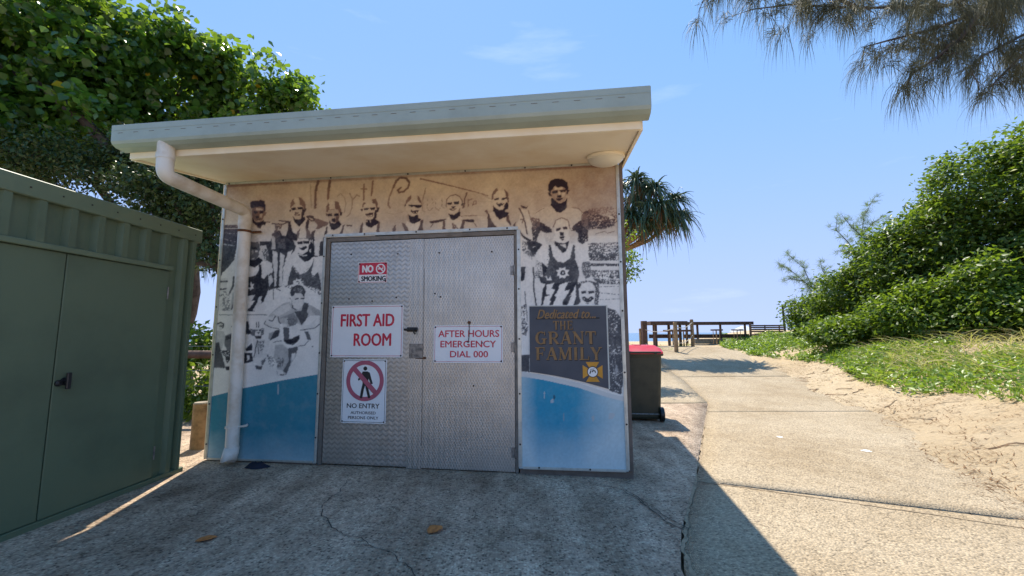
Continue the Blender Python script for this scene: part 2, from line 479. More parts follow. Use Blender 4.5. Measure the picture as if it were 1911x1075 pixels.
    p.many('''
P .12|0,750 200,738 205,790 100,780
L .3 12|200,790 245,850
P .38|473,362 500,300 562,253 567,290 520,370 500,432 473,442
P .3|668,263 712,310 737,380 737,462 720,502 700,400 680,310
P .9|500,380 560,298 670,298 702,380 717,470 682,540 650,582 590,587 538,560 508,500
P .08|512,425 592,403 592,432 528,442
P .08|623,415 712,393 707,422 638,442
P .1|543,490 560,478 590,500 610,490 640,483 667,495 640,522 600,547 568,530
P .95|560,488 578,492 575,505
P .95|632,490 655,490 645,505
P .07|498,520 540,572 590,597 650,592 682,510 700,470 737,510 732,582 680,592 680,620 742,640 700,702 640,747 598,742 548,690 498,600
P .88|438,640 498,620 548,690 598,747 690,702 702,760 762,830 772,882 550,872 478,800
P .2|413,640 440,660 470,760 552,860 542,892 413,892
P .35|368,610 400,593 427,620 400,662
P .25|700,690 732,668 777,830 760,832 700,760
P .87|250,680 413,700 413,892 330,892 340,800
P .15|852,770 832,872 808,830
P .9|940,580 1042,600 1100,800 1132,985 1040,1035 980,980 890,890 870,800 900,700
P .14|918,518 1000,550 1047,528 1012,578 948,562
L .22 20|900,570 960,680 990,790 1022,960
L .4 9|1040,600 1080,740 1120,880 1142,960
L .3 16|920,740 960,740 950,790
P .1|888,890 960,990 1060,1042 1102,1062 1040,1080 938,1002''')
    # tall dark-haired man on the right and the two in front of him
    p.setc(960, 310, 6.323)
    p.many('''
P .82|190,570 270,520 340,490 430,470 500,540 545,552 610,500 680,490 780,520 812,600 780,680 700,700 660,752 640,680 560,610 480,650 440,742 380,700 310,680 230,640
P .05|398,285 400,220 430,170 490,147 560,150 620,190 634,250 627,312 600,262 560,240 520,255 480,232 450,265 430,315
P .62|430,300 460,252 480,235 520,255 570,243 605,270 622,310 607,370 580,422 530,437 488,415 448,370 433,330
P .84|462,262 480,240 520,258 575,248 560,275 480,280
P .84|516,300 542,300 548,340 520,342
P .8|560,320 600,315 590,360 560,370
P .07|438,300 502,284 512,312 450,327
P .07|533,285 607,273 602,302 543,307
P .1|503,345 552,340 557,367 508,372
P .08|486,380 572,378 540,412 503,407
P .1|393,310 425,308 442,362 408,352
P .1|620,278 650,285 630,332 613,332
P .04|438,370 500,427 540,442 600,412 617,370 622,480 590,522 545,550 498,542 463,500 428,460
L .42 7|250,560 300,520 350,500
L .3 7|680,490 760,500 800,550
P .14 .9|225,640 330,670 440,742 442,782 380,792 310,760 258,882 218,872 205,740
P .12|300,690 440,742 442,785 340,780 320,740
P .14 .92|700,700 780,640 852,640 872,800 862,882 800,922 740,882 760,800 690,760 650,782
P .4 .5|185,600 300,620 300,700 225,760
P .4 .5|780,560 862,560 872,760 800,700
P .9|320,790 440,790 470,900 400,930 340,900
P .8 .8|340,800 460,780 470,920 380,920
P .8|650,790 740,780 750,900 650,920
P .91|468,680 500,640 560,618 622,650 647,700 642,800 632,870 570,912 508,890 478,800
L .45 12|458,720 490,640 560,608 632,640 657,740
P .12|488,740 542,723 542,747 498,772
P .12|568,720 622,713 622,747 578,747
P .08|533,780 582,780 577,822 538,822
P .08|528,830 588,830 582,852 538,857
P .2|545,862 592,856 570,880
P .12|470,880 520,907 590,912 642,880 642,942 600,1012 560,1032 508,992 478,942
P .86|518,925 602,920 617,972 570,950
P .12|140,890 250,880 330,930 270,1000 240,1040 180,960
P .4 .6|90,900 180,960 240,1040 250,1075 100,1030''')
    p.setc(960, 440, 6.718)
    p.many('''
P .13|150,80 260,68 292,130 270,235 228,242 178,160
L .9 8|230,145 258,135
P .9|100,215 180,230 217,300 212,380 242,500 237,872 170,872 140,1075 120,1075 120,700 110,400 80,400
P .1|83,390 142,388 122,560 78,572
P .4 .5|100,60 160,80 230,240 220,300 150,220 95,200
P .92|275,220 320,170 430,108 442,300 410,392 340,330 268,290
P .91|758,130 870,160 932,230 937,320 850,330 800,392 750,250
P .83|268,300 340,338 352,460 330,522 258,532 238,500 258,400
P .88|238,540 332,540 352,700 330,882 278,872 238,700
P .4 .45|268,300 340,338 352,460 330,522 258,532
P .75|858,330 942,320 952,420 962,500 900,542 848,480 838,400
P .3 .55|858,330 942,320 962,500 900,542 840,420
L .1 17|235,400 245,520 240,660 275,872
L .12 9|130,700 150,900 160,1075
P .12|340,330 410,392 400,440 360,540 350,430
P .1|298,510 372,520 392,602 338,592
P .92|448,118 530,130 600,217 650,190 680,108 732,108 722,200 692,290 620,337 540,322 478,250
P .17|428,112 455,118 480,250 540,322 620,337 692,290 722,200 735,108 757,130 762,300 802,400 812,500 792,582 770,602 680,572 560,612 388,602 368,540 400,440 442,300
P .35 .3|428,112 480,250 540,322 620,337 692,290 735,108 762,300 812,500 770,602 388,602 400,440
P .93|528,433 567,430 560,393 605,410 642,388 642,425 687,428 665,465 692,507 645,500 637,537 605,520 568,537 565,500 528,502 545,465
C .08|607 463 32
C .92|607 463 14
P .92|388,500 400,495 425,540 440,520 450,505 472,560 440,562 412,562
P .12|385,600 795,580 775,872 335,872 350,700
P .93|400,612 502,590 462,660 512,680 490,720 440,812 462,822 430,875 348,875 390,762 448,745 393,730 400,690
P .93|570,612 672,580 630,690 694,680 650,760 600,832 612,875 478,875 530,770 498,750 542,690
P .93|762,610 777,690 772,760 740,875 658,875 722,750 690,762 742,680
P .25 .8|775,590 900,555 1050,590 1065,650 1000,622 920,577 850,602 800,640
P .2|778,620 830,600 852,640 820,720 832,832 780,875 768,700
P .28 .85|1000,620 1062,640 1052,875 1000,875 1012,720
P .9|808,660 850,600 920,573 982,600 1012,660 1012,740 1002,800 992,875 838,875 828,800 808,740
P .12|833,700 902,688 897,717 838,732
P .12|923,695 1002,688 1002,717 928,727
P .1|848,770 880,758 920,790 965,758 997,790 950,832 900,837 853,800
P .95|858,790 877,785 880,802
P .95|935,790 962,785 945,803
P .3|888,847 952,847 920,860
P .3|1050,698 1077,705 1060,742 1043,742''')
    # left: second row
    p.setc(400, 420, 6.719)
    p.many('''
P .86|440,0 760,0 750,90 700,132 620,202 560,192 530,130 460,112
P .14|530,0 600,0 580,45 540,30
P .8|578,258 652,248 682,400 640,452 548,412
P .3 .5|590,300 680,300 690,450 640,452
P .86|730,320 792,340 792,500 777,762 750,772 750,620 728,450
P .86|820,340 882,380 862,520 850,640 862,762 808,772 820,560
P .75|720,130 760,150 770,300 720,310
P .35 .6|780,180 880,170 900,300 800,290
P .8|820,60 930,20 900,140 850,130
P .3|448,150 520,160 562,230 572,300 552,400 500,442 440,442
P .75|453,120 530,130 562,200 520,217 440,210
P .85|513,318 547,318 542,342 513,340
P .6|468,288 492,288 492,350 468,382
P .75|470,410 505,410 500,432 470,430
P .08|455,285 520,275 540,300 480,310
P .07|438,440 500,442 560,400 612,450 570,492 500,532 438,512
P .91|588,460 640,448 702,480 737,560 722,602 660,612 610,674 588,620 578,520
P .91|428,520 500,542 562,490 562,560 520,632 428,657
P .11|560,490 587,500 597,660 622,672 672,620 692,760 652,870 620,962 560,1002 500,1080 418,1080 418,655 520,632 557,570
P .92|418,740 450,740 460,713 480,740 497,735 485,770 497,802 470,800 455,827 445,795 418,800
C .1|437 765 22
P .9|418,890 512,870 470,950 512,950 440,1042 408,1052
P .85|560,900 600,890 580,940 600,960 540,1040 500,1075 480,1075 540,960
P .8|672,640 720,620 740,700 700,760 690,780
P .89|163,560 210,510 302,480 292,672 240,640 222,780 200,832 158,872 163,700
P .9|255,400 310,170 330,170 320,480 250,490
L .22 22|245,650 235,760 195,850
P .7|225,850 262,840 262,1000 200,1075 195,1075
L .2 14|262,860 250,960 215,1060
P .4|1028,152 1040,80 1080,40 1150,40 1202,80 1217,152 1180,172 1060,172
P .89|1068,80 1090,28 1140,28 1152,90 1152,162 1063,167
P .9|1008,230 1040,180 1180,168 1192,230 1177,300 1140,352 1090,357 1048,300
P .85|993,190 1020,200 1032,262 1003,240
P .07|1038,213 1102,203 1102,237 1043,242
P .07|1113,203 1192,198 1187,232 1118,237
P .08|1058,285 1090,290 1110,275 1150,263 1167,285 1120,317 1090,312
P .95|1072,310 1125,322 1155,300 1130,340 1090,338
P .07|1048,350 1100,372 1170,330 1192,240 1217,200 1242,250 1252,390 1190,442 1130,462 1078,420
L .92 13|1060,365 1110,385 1158,380
P .85|1190,310 1217,298 1205,352
P .93|993,430 1050,380 1130,462 1190,442 1242,420 1222,500 1160,592 1080,622 1018,590 983,500
P .9|868,520 920,340 982,310 960,390 1012,400 983,500 958,580 930,660 920,742 858,752 858,620
P .9|1250,400 1332,410 1392,450 1392,600 1300,582 1260,642 1220,652 1208,580
P .88|1250,200 1330,180 1310,390 1260,380
P .88|1260,90 1400,20 1400,60 1330,190 1260,150
P .2|983,500 1018,590 1080,622 1160,592 1222,500 1252,410 1215,600 1230,662 1300,590 1332,700 1342,832 1290,802 1120,762 1120,700 920,762 930,660 958,580
P .4 .35|983,500 1080,622 1222,500 1215,600 1332,700 1290,802 920,762
P .8|1310,600 1390,600 1390,800 1340,760
P .92|988,700 1020,690 1030,663 1050,690 1092,668 1085,710 1112,742 998,752
L .3 8|1030,712 1050,705 1065,715 1060,740
P .93|645,920 700,812 900,762 1120,750 1300,800 1375,880 1375,1080 635,1080 635,970
P .4 .4|880,760 1010,740 980,800 900,790
P .4 .4|1110,740 1300,790 1370,890 1350,900 1200,800
L .25 10 .8|680,800 760,790 830,822
L .35 9|740,800 742,930
P .18|948,840 980,780 1040,748 1112,770 1142,832 1125,910 1085,855 1020,852 985,895 958,885
P .6 .35|960,830 1040,760 1120,790 1110,850
P .86|968,900 1000,870 1060,852 1122,900 1124,1000 1092,1052 1040,1067 998,1030 973,960
P .18|1008,920 1062,913 1062,932 1018,937
P .18|1083,913 1128,913 1122,932 1088,932
L .35 8|1080,940 1088,990 1060,992
P .22|1036,996 1085,1000 1060,1014
P .6|1095,960 1122,960 1115,1010 1090,1040
P .6|933,915 960,908 965,942''')
    p.setc(380, 560, 5.974)
    p.many('''
L .2 6|170,165 335,165
L .2 6|480,165 700,165
P .72|690,232 720,180 800,100 880,40 960,18 990,80 1050,112 1110,60 1130,30 1200,60 1290,110 1312,180 1250,172 1190,172 1150,202 1100,282 1040,262 940,302 830,312 852,250 820,180 760,222
P .84|760,150 860,70 950,40 980,100 900,150 840,180
P .86|668,250 720,188 792,178 760,230 830,262 870,260 932,270 922,312 850,302 840,322 740,302 688,290
P .86|1312,180 1312,262 1240,312 1170,342 1080,332 1058,290 1038,268 1130,282 1180,272 1250,210
P .62|1190,70 1290,110 1312,180 1250,172 1210,130
P .22|1010,130 1090,120 1120,28 1172,40 1150,130 1172,160 1130,230 1090,277 1050,200
P .55|850,200 1000,140 1050,210 1052,262 950,302 938,200
P .4 .6|930,210 1040,200 1050,262 950,302
P .85|970,0 1115,0 1110,60 1050,110 990,80
P .25|980,0 1000,80 1050,115 1030,118 985,90
L .25 13|830,190 842,250 862,262
L .3 7|690,232 672,265 740,302 840,322
L .25 8|1312,190 1302,262 1240,312 1080,337
L .3 10|730,225 770,235 800,180
P .3|890,300 950,310 952,430 1000,430 1070,390 1067,450 1000,502 918,490 888,440
L .95 34|868,280 876,420
P .93|960,330 1050,340 1072,390 1000,427 955,420
P .9|1030,262 1070,270 1100,330 1050,320
P .08|888,450 960,440 1062,390 1072,420 1030,472 950,492
L .95 17|888,472 940,510 1010,507 1070,452
P .88|715,500 800,478 880,490 860,560 830,650 735,680 700,600
P .68|800,500 890,495 930,540 1052,530 1032,620 990,690 960,742 920,832 830,845 808,800 830,720 780,640
P .28|940,540 1052,520 1032,600 980,602 960,742 920,822 885,790 950,680
P .88|985,590 1025,590 1010,650 985,675
P .35 .4|800,640 900,640 880,740 820,760
P .5 .5|700,600 800,650 780,750 730,740
P .88|810,770 880,780 900,830 830,840
P .2|850,830 925,828 860,846
P .18|798,340 850,328 832,400 740,452 743,420
P .6|730,370 790,350 745,440 720,430
L .2 6|780,472 820,460 872,455
P .32|1123,350 1165,350 1197,440 1160,447
L .2 7|1060,512 1120,505 1172,455
C .2|1213 520 5
P .75|158,265 200,255 215,290 205,330 175,335
L .1 14|150,265 190,250 222,265 215,310
P .12|172,285 210,285 208,298 175,296
P .72|138,340 230,350 245,420 200,560 150,480 120,480
P .18|118,480 172,470 192,560 110,700 108,560
P .4|240,400 335,360 330,560 260,560 230,480
P .15 .8|250,400 335,380 335,420 240,450
P .15 .8|195,560 330,560 335,640 262,702 180,602
P .25|103,672 180,570 242,680 272,762 108,752
P .9|200,580 240,640 250,690 300,780 240,760
P .12|240,740 320,740 310,785 250,780
L .2 8|310,292 350,320
P .13|470,240 500,238 512,330 542,382 470,382
P .85|460,400 530,400 545,520 460,560
P .1|450,590 542,590 552,682 450,712
P .9|480,620 510,610 512,660 485,680
P .1|470,540 540,480 545,560 470,570
L .95 11|450,580 552,580
L .95 10|450,715 590,710
P .86|573,340 600,308 642,330 642,382 600,402
P .2|580,332 602,330 600,345 582,345
P .2|615,328 640,328 638,342 618,342
P .25|590,360 630,358 610,376
L .12 10|590,250 590,302
L .12 10|616,245 614,302
P .32 .8|518,320 580,330 572,402 528,392
P .3 .8|640,320 672,308 672,382 640,392
P .12|570,400 650,400 640,430 580,430
P .8|548,430 682,440 672,560 642,642 568,642
P .4 .6|620,460 680,450 660,560 630,600
L .2 9|600,450 575,560 560,640
L .22 8|605,460 615,600
P .85|690,440 742,440 702,620 640,742 598,742 652,620
P .22|575,730 652,740 640,775 588,772
P .35 .6|640,680 700,640 650,760''')
    # strip left of the dedication board and the jacket to its right
    p.setc(780, 560, 2.986)
    p.many('''
P .2|574,305 622,305 622,402 574,398
P .25 .6|574,30 600,20 598,110 615,150 600,200 580,190
P .22 .95|1052,40 1100,60 1146,140 1146,430 1132,525 1064,505
L .75 3 .6|1062,295 1146,300
L .75 4 .4|1080,330 1110,480
L .75 3 .4|1075,150 1110,420''')
    def blur(a, r):
        for _ in range(2):
            for ax in (0, 1):
                c_ = np.cumsum(np.concatenate([np.repeat(np.take(a, [0], ax), r+1, ax), a, np.repeat(np.take(a, [-1], ax), r, ax)], ax), ax); n_ = a.shape[ax]
                a = (np.take(c_, range(2*r+1, 2*r+1+n_), ax)-np.take(c_, range(0, n_), ax))/(2*r+1)
        return a
    T = np.clip(p.t, 0, 1); T = np.clip(.40*blur(T, 1)+.15*blur(T, 4)+.45*T+(p.n1-.5)*.07, 0, 1); T = np.clip((T-.09)*1.13, 0, 1)
    # duotone inks: warm plum-brown on aged cream above, blue-black on white below
    k = np.clip((p.py-(398+14*(p.n4-.5)))/75, 0, 1); k = (k*k*(3-2*k))[..., None]
    ink_t, mid_t, pap_t = np.array([.030, .018, .030]), np.array([.30, .175, .125]), np.array([.80, .655, .47])
    ink_b, mid_b, pap_b = np.array([.020, .022, .034]), np.array([.22, .22, .225]), np.array([.90, .86, .80])
    t = T[..., None]
    def tri(a, b, c): return np.where(t < .45, a+(b-a)*(t/.45), b+(c-b)*((t-.45)/.55))
    colr = tri(ink_t, mid_t, pap_t)*(1-k)+tri(ink_b, mid_b, pap_b)*k
    # the blue wave along the foot, sun-bleached towards its edges
    bl = np.interp(p.px, [380, 398, 430, 452, 531, 598], [742, 739, 731, 725, 709, 698]); br = np.interp(p.px, [968, 1014, 1081, 1131, 1175], [702, 709, 724, 741, 752])
    left = p.px < 780; edge = np.where(left, bl, br)
    fadeL = np.clip((p.py-800)/60, 0, 1)*.5 + np.clip((398-p.px)/10, 0, 1)*.3
    fadeR = np.clip((1005-p.px)/28, 0, 1)*.65+np.clip((p.px-1075)/70, 0, 1)*.8+np.clip((p.py-790)/75, 0, 1)*.75
    fd = np.clip(np.where(left, fadeL, fadeR)+(p.n5-.5)*.15+(p.n4-.5)*.08, 0, 1)[..., None]
    deep = np.where(left[..., None], np.array([.045, .23, .31]), np.array([.035, .29, .44])); pale = np.array([.52, .62, .64])
    blue = deep*(1-fd)+pale*fd; blue *= (.94+.12*p.n2)[..., None]
    below = (p.py > edge)[..., None]
    wht = ((p.py > edge-9) & ~left)[..., None]
    colr = np.where(wht, np.array([.62, .62, .60]), colr)
    colr = np.where(below, blue, colr)
    # scuffs and a patched hole in the blue
    for (x, y, rx, ry, c) in ((1031, 748, 3, 5, .55), (1034, 742, 2, 4, .03), (1141, 776, 6, 6, .5), (1107, 781, 3, 5, .45), (1016, 736, 1.2, 7, .55), (519, 727, 1.5, 9, .5), (1052, 780, 1, 8, .35), (1150, 690, 3, 8, .4)):
        m = ((p.px-x)/rx)**2+((p.py-y)/ry)**2+(p.n2-.5)*1.2 < 1; colr[m] = colr[m]*.3+np.array([c, c, c])*.7
    p.colr = np.clip(colr, 0.005, .9)
    return p
def mural_sample(p, X, Y):
    x = np.clip((X-MX0)*MS-.5, 0, p.w-1.01); y = np.clip((Y-MY0)*MS-.5, 0, p.h-1.01)
    xi = x.astype(int); yi = y.astype(int); fx = (x-xi)[..., None]; fy = (y-yi)[..., None]; c = p.colr
    return (c[yi, xi]*(1-fx)+c[yi, xi+1]*fx)*(1-fy)+(c[yi+1, xi]*(1-fx)+c[yi+1, xi+1]*fx)*fy
# ------------------------------------------------------------------ materials
def mat_concrete(name, tint, dark, stain, aggr=150, blot=0.0):
    """exposed aggregate: pebbles of mixed tone set in mortar, dark pits, broad water and tyre stains"""
    k = NT(name); v = k.coord()
    cells = k.n('ShaderNodeTexVoronoi'); cells.inputs['Scale'].default_value = aggr*.38; cells.inputs['Randomness'].default_value = 1.0; k.l(v, cells.inputs['Vector'])
    sepc = k.n('ShaderNodeSeparateColor'); k.l(cells.outputs['Color'], sepc.inputs[0])
    peb = k.ramp(sepc.outputs[0], [(.0, dark), (.22, tuple(x*.62 for x in tint)), (.6, tint), (1, tuple(min(.85, x*1.3) for x in tint))])
    mort = k.mix(k.ramp(cells.outputs['Distance'], [(.35, (0, 0, 0)), (.75, (1, 1, 1))]), peb, tuple(x*.78 for x in tint))
    big = k.noise(.8, 8, .68, v); mid = k.noise(6, 7, .7, v); streak = k.noise(2.6, 6, .62, k.coord('Object', (1.6, .45, 1)))
    c = mort
    if blot:
        c = k.mix(k.ramp(streak, [(.40, (blot*.9,)*3), (.62, (0, 0, 0))]), c, k.mix(1.0, c, stain, 'MULTIPLY'))
        c = k.mix(k.ramp(big, [(.40, (blot,)*3), (.60, (0, 0, 0))]), c, k.mix(1.0, c, stain, 'MULTIPLY'))
        pit = k.noise(46, 4, .7, v); pm = k.math('MULTIPLY', k.ramp(pit, [(.54, (0, 0, 0)), (.62, (1, 1, 1))]), k.ramp(mid, [(.35, (.15, .15, .15)), (.6, (.85, .85, .85))]))
        c = k.mix(pm, c, dark)
    else: c = k.mix(k.ramp(big, [(.36, (1, 1, 1)), (.6, (0, 0, 0))]), c, k.mix(1.0, c, stain, 'MULTIPLY'))
    c = k.mix(k.ramp(mid, [(.5, (0, 0, 0)), (.78, (.5, .5, .5))]), c, tuple(min(1, x*1.12) for x in tint))
    k.setp(Base_Color=c, Roughness=.88); k.b.inputs['Specular IOR Level'].default_value = .25
    h = k.math('ADD', k.math('MULTIPLY', cells.outputs['Distance'], -1.0), k.math('MULTIPLY', mid, .8))
    k.bump(h, .85, .007); M[name] = k.m; return k.m
mat_concrete('path_concrete', (.485, .39, .265), (.15, .118, .08), (.80, .76, .70), 215)
mat_concrete('apron_concrete', (.74, .56, .405), (.10, .076, .058), (.56, .53, .50), 165, .9)
k = NT('sand'); v = k.coord()
big = k.noise(.55, 5, .6, v); fine = k.noise(140, 3, .6, v); clump = k.noise(5, 6, .7, v); rip = k.noise(2.3, 5, .6, v)
c = k.ramp(big, [(.3, (.52, .39, .235)), (.6, (.62, .485, .315)), (.9, (.66, .54, .37))])
c = k.mix(k.ramp(clump, [(.58, (0, 0, 0)), (.74, (.4, .4, .4))]), c, (.34, .22, .12))
c = k.mix(k.ramp(fine, [(.3, (.3, .3, .3)), (.5, (0, 0, 0))]), c, (.30, .21, .13))
k.setp(Base_Color=c, Roughness=.95); k.b.inputs['Specular IOR Level'].default_value = .1
k.bump(k.math('ADD', k.math('MULTIPLY', k.noise(6, 8, .7, v), 1.0), k.math('MULTIPLY', fine, .12)), 1.0, .09); M['sand'] = k.m
k = NT('sea_water'); k.setp(Base_Color=(.03, .15, .24), Roughness=.18); v = k.coord('Object', (.25, 1, 1)); k.bump(k.noise(.25, 5, .6, v), .5, .6); M['sea'] = k.m
paint('cream_paint', (.90, .79, .60), .5, var=.05, scale=1.5, dirt=(.80, .64, .42), bump=.05)
paint('gutter_green', (.33, .385, .34), .38, var=.06, scale=4)
paint('roof_sheet', (.55, .58, .55), .45, var=.06)
paint('aluminium_trim', (.60, .60, .55), .35, .55, var=.1, scale=15)
paint('wall_brown', (.155, .115, .09), .7, var=.15, scale=8, bump=.1)
paint('frame_taupe', (.20, .175, .15), .5, .3, var=.12, scale=12)
paint('wall_render', (.45, .40, .32), .8, var=.08)
paint('screw_black', (.03, .025, .022), .5, .4)
paint('rust', (.16, .065, .025), .8, .2, var=.3, scale=40)
paint('steel_hardware', (.28, .26, .24), .45, .8, var=.25, scale=30)
paint('dark_hardware', (.05, .045, .042), .5, .5, var=.25, scale=30)
paint('light_diffuser', (.72, .66, .54), .35, var=.03)
paint('shed_green', (.112, .152, .088), .48, var=.11, scale=1.6, bump=.12, bscale=260)
paint('shed_cap', (.14, .18, .105), .45, var=.05, scale=3)
paint('black_plastic', (.012, .012, .013), .35, var=.1)
paint('bin_green', (.036, .040, .026), .42, var=.18, scale=5, bump=.05)
paint('bin_lid_red', (.52, .015, .045), .35, var=.1, scale=7)
paint('sign_white', (.80, .80, .80), .3, var=.02, scale=9)
paint('sign_red', (.56, .02, .055), .35, var=.05)
paint('sign_pink_red', (.42, .10, .15), .4, var=.05)
paint('sign_black', (.018, .018, .02), .4, var=.05)
paint('plaque_grey', (.062, .068, .085), .5, var=.06, scale=5)
paint('plaque_gold', (.25, .135, .045), .4, var=.15, scale=20)
paint('plaque_shadow', (.012, .012, .015), .5)
paint('plaque_yellow', (.62, .28, .02), .45)
paint('plaque_edge', (.55, .55, .5), .5)
paint('timber_brown', (.115, .062, .042), .7, var=.25, scale=9, bump=.25, bscale=30)
paint('timber_tan', (.36, .235, .125), .8, var=.25, scale=9, bump=.3, bscale=25)
paint('timber_grey', (.30, .25, .185), .8, var=.25, scale=9, bump=.3, bscale=25)
paint('rope', (.55, .50, .42), .85)
paint('rag_navy', (.012, .014, .028), .9, var=.2, bump=.4, bscale=40)
paint('dry_leaf', (.55, .20, .05), .7, var=.25, scale=30)
paint('dry_frond', (.34, .21, .11), .8, var=.3, scale=12)
paint('bark_dark', (.085, .062, .048), .9, var=.3, scale=8, bump=.6, bscale=18)
paint('bark_grey', (.17, .14, .11), .9, var=.3, scale=8, bump=.6, bscale=18)
paint('bark_orange', (.30, .17, .08), .85, var=.25, scale=10, bump=.5, bscale=20)
paint('dropping_white', (.75, .75, .72), .8)
paint('crack_dirt', (.05, .043, .036), .95)
paint('joint_sand', (.36, .27, .17), .95, var=.2, scale=20)
paint('canvas_white', (.78, .78, .78), .7)
# aluminium tread plate: bars as relief, their reflections painted as lighter colour; chevron rows on one leaf, woven diamonds on the other
def mat_tread(name, c0, c1, chevron, sx_, sz_):
    k = NT(name); sep = k.n('ShaderNodeSeparateXYZ'); v = k.coord(); k.l(v, sep.inputs[0]); x, z = sep.outputs[0], sep.outputs[2]
    tri = k.math('ABSOLUTE', k.math('SUBTRACT', k.math('FRACT', k.math('DIVIDE', x, sx_)), .5))
    w = k.math('ADD', k.math('DIVIDE', z, sz_), k.math('MULTIPLY', tri, 1.0 if chevron else 2.0))
    up = k.math('ABSOLUTE', k.math('SUBTRACT', k.math('FRACT', w), .5))
    if chevron: h = k.ramp(up, [(.10, (0, 0, 0)), (.30, (1, 1, 1))])
    else:
        w2 = k.math('SUBTRACT', k.math('DIVIDE', z, sz_), k.math('MULTIPLY', tri, 2.0)); up2 = k.math('ABSOLUTE', k.math('SUBTRACT', k.math('FRACT', w2), .5))
        h = k.ramp(k.math('MAXIMUM', up, up2), [(.26, (0, 0, 0)), (.42, (1, 1, 1))])
    bars = k.math('MULTIPLY', k.math('ADD', k.math('SINE', k.math('MULTIPLY', w, 2*math.pi*4)), 1.0), .5)
    n = k.noise(2.0, 6, .6, v); sc = k.noise(45, 4, .6, v); patch = k.noise(5, 4, .6, v)
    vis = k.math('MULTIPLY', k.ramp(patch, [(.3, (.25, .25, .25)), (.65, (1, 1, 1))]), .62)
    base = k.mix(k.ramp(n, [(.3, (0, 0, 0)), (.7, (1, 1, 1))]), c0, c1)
    base = k.mix(k.math('MULTIPLY', h, vis), base, tuple(min(.95, q*1.55) for q in c1))  # painted glints: lighter base colour along the bars imitates their reflected light
    base = k.mix(k.ramp(sc, [(.62, (0, 0, 0)), (.8, (.5, .5, .5))]), base, tuple(q*.55 for q in c0))
    k.setp(Base_Color=base, Metallic=.85, Roughness=k.ramp(sc, [(.3, (.34, .34, .34)), (.7, (.48, .48, .48))]))
    k.bump(k.math('ADD', k.math('MULTIPLY', h, .6), k.math('MULTIPLY', bars, .4)), .5, .002); M[name] = k.m; return k.m
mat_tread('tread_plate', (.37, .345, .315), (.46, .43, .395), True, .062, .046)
mat_tread('tread_plate_diamond', (.39, .365, .33), (.50, .465, .42), False, .052, .052)
k = NT('mural_print'); at = k.n('ShaderNodeAttribute', attribute_name='print'); v = k.coord(); g = k.noise(9, 5, .6, v)
c = k.mix(k.ramp(g, [(.5, (0, 0, 0)), (.85, (.22, .22, .22))]), at.outputs['Color'], (.45, .44, .42))
k.setp(Base_Color=c, Roughness=.5); k.b.inputs['Specular IOR Level'].default_value = .2; M['mural_print'] = k.m
# foliage: diffuse + gloss in front, light shining through from behind
def mat_leaf(name, lo, hi, yellow, trans=.45, rough=.38, spec=.5):
    k = NT(name); at = k.n('ShaderNodeAttribute', attribute_name='tint')
    c = k.ramp(at.outputs['Fac'], [(0, lo), (.55, tuple((a+b)/2 for a, b in zip(lo, hi))), (.93, hi), (1, yellow)])
    k.setp(Base_Color=c, Roughness=rough); k.b.inputs['Specular IOR Level'].default_value = spec
    tr = k.n('ShaderNodeBsdfTranslucent'); k.l(k.mix(.6, c, (.42, .62, .03), 'MIX') if trans > .3 else c, tr.inputs['Color'])
    ms = k.n('ShaderNodeMixShader'); ms.inputs[0].default_value = trans
    k.l(k.b.outputs[0], ms.inputs[1]); k.l(tr.outputs[0], ms.inputs[2]); k.l(ms.outputs[0], k.out.inputs[0]); M[name] = k.m; return k.m
mat_leaf('leaf_cottonwood', (.022, .062, .022), (.075, .17, .032), (.45, .30, .03), .42, .24, .6)
mat_leaf('leaf_shrub', (.042, .082, .016), (.14, .21, .028), (.30, .32, .05), .36, .42, .35)
mat_leaf('leaf_fig', (.024, .050, .016), (.07, .115, .026), (.16, .18, .04), .2, .4, .35)
mat_leaf('leaf_shrub_dark', (.034, .066, .016), (.105, .165, .026), (.26, .29, .05), .31, .42, .35)
mat_leaf('leaf_casuarina', (.060, .066, .040), (.16, .155, .085), (.26, .19, .12), .22, .6, .2)
mat_leaf('leaf_casuarina_far', (.085, .105, .07), (.17, .195, .125), (.24, .22, .14), .35, .6, .2)
mat_leaf('leaf_pandanus', (.035, .065, .035), (.10, .15, .065), (.42, .36, .2), .25, .4)
mat_leaf('leaf_dead', (.16, .085, .04), (.34, .20, .10), (.42, .30, .16), .2, .7, .1)
mat_leaf('grass_green', (.07, .13, .02), (.20, .29, .04), (.38, .36, .10), .4, .5, .3)
mat_leaf('grass_dry', (.42, .32, .15), (.66, .53, .28), (.72, .60, .36), .35, .6, .2)
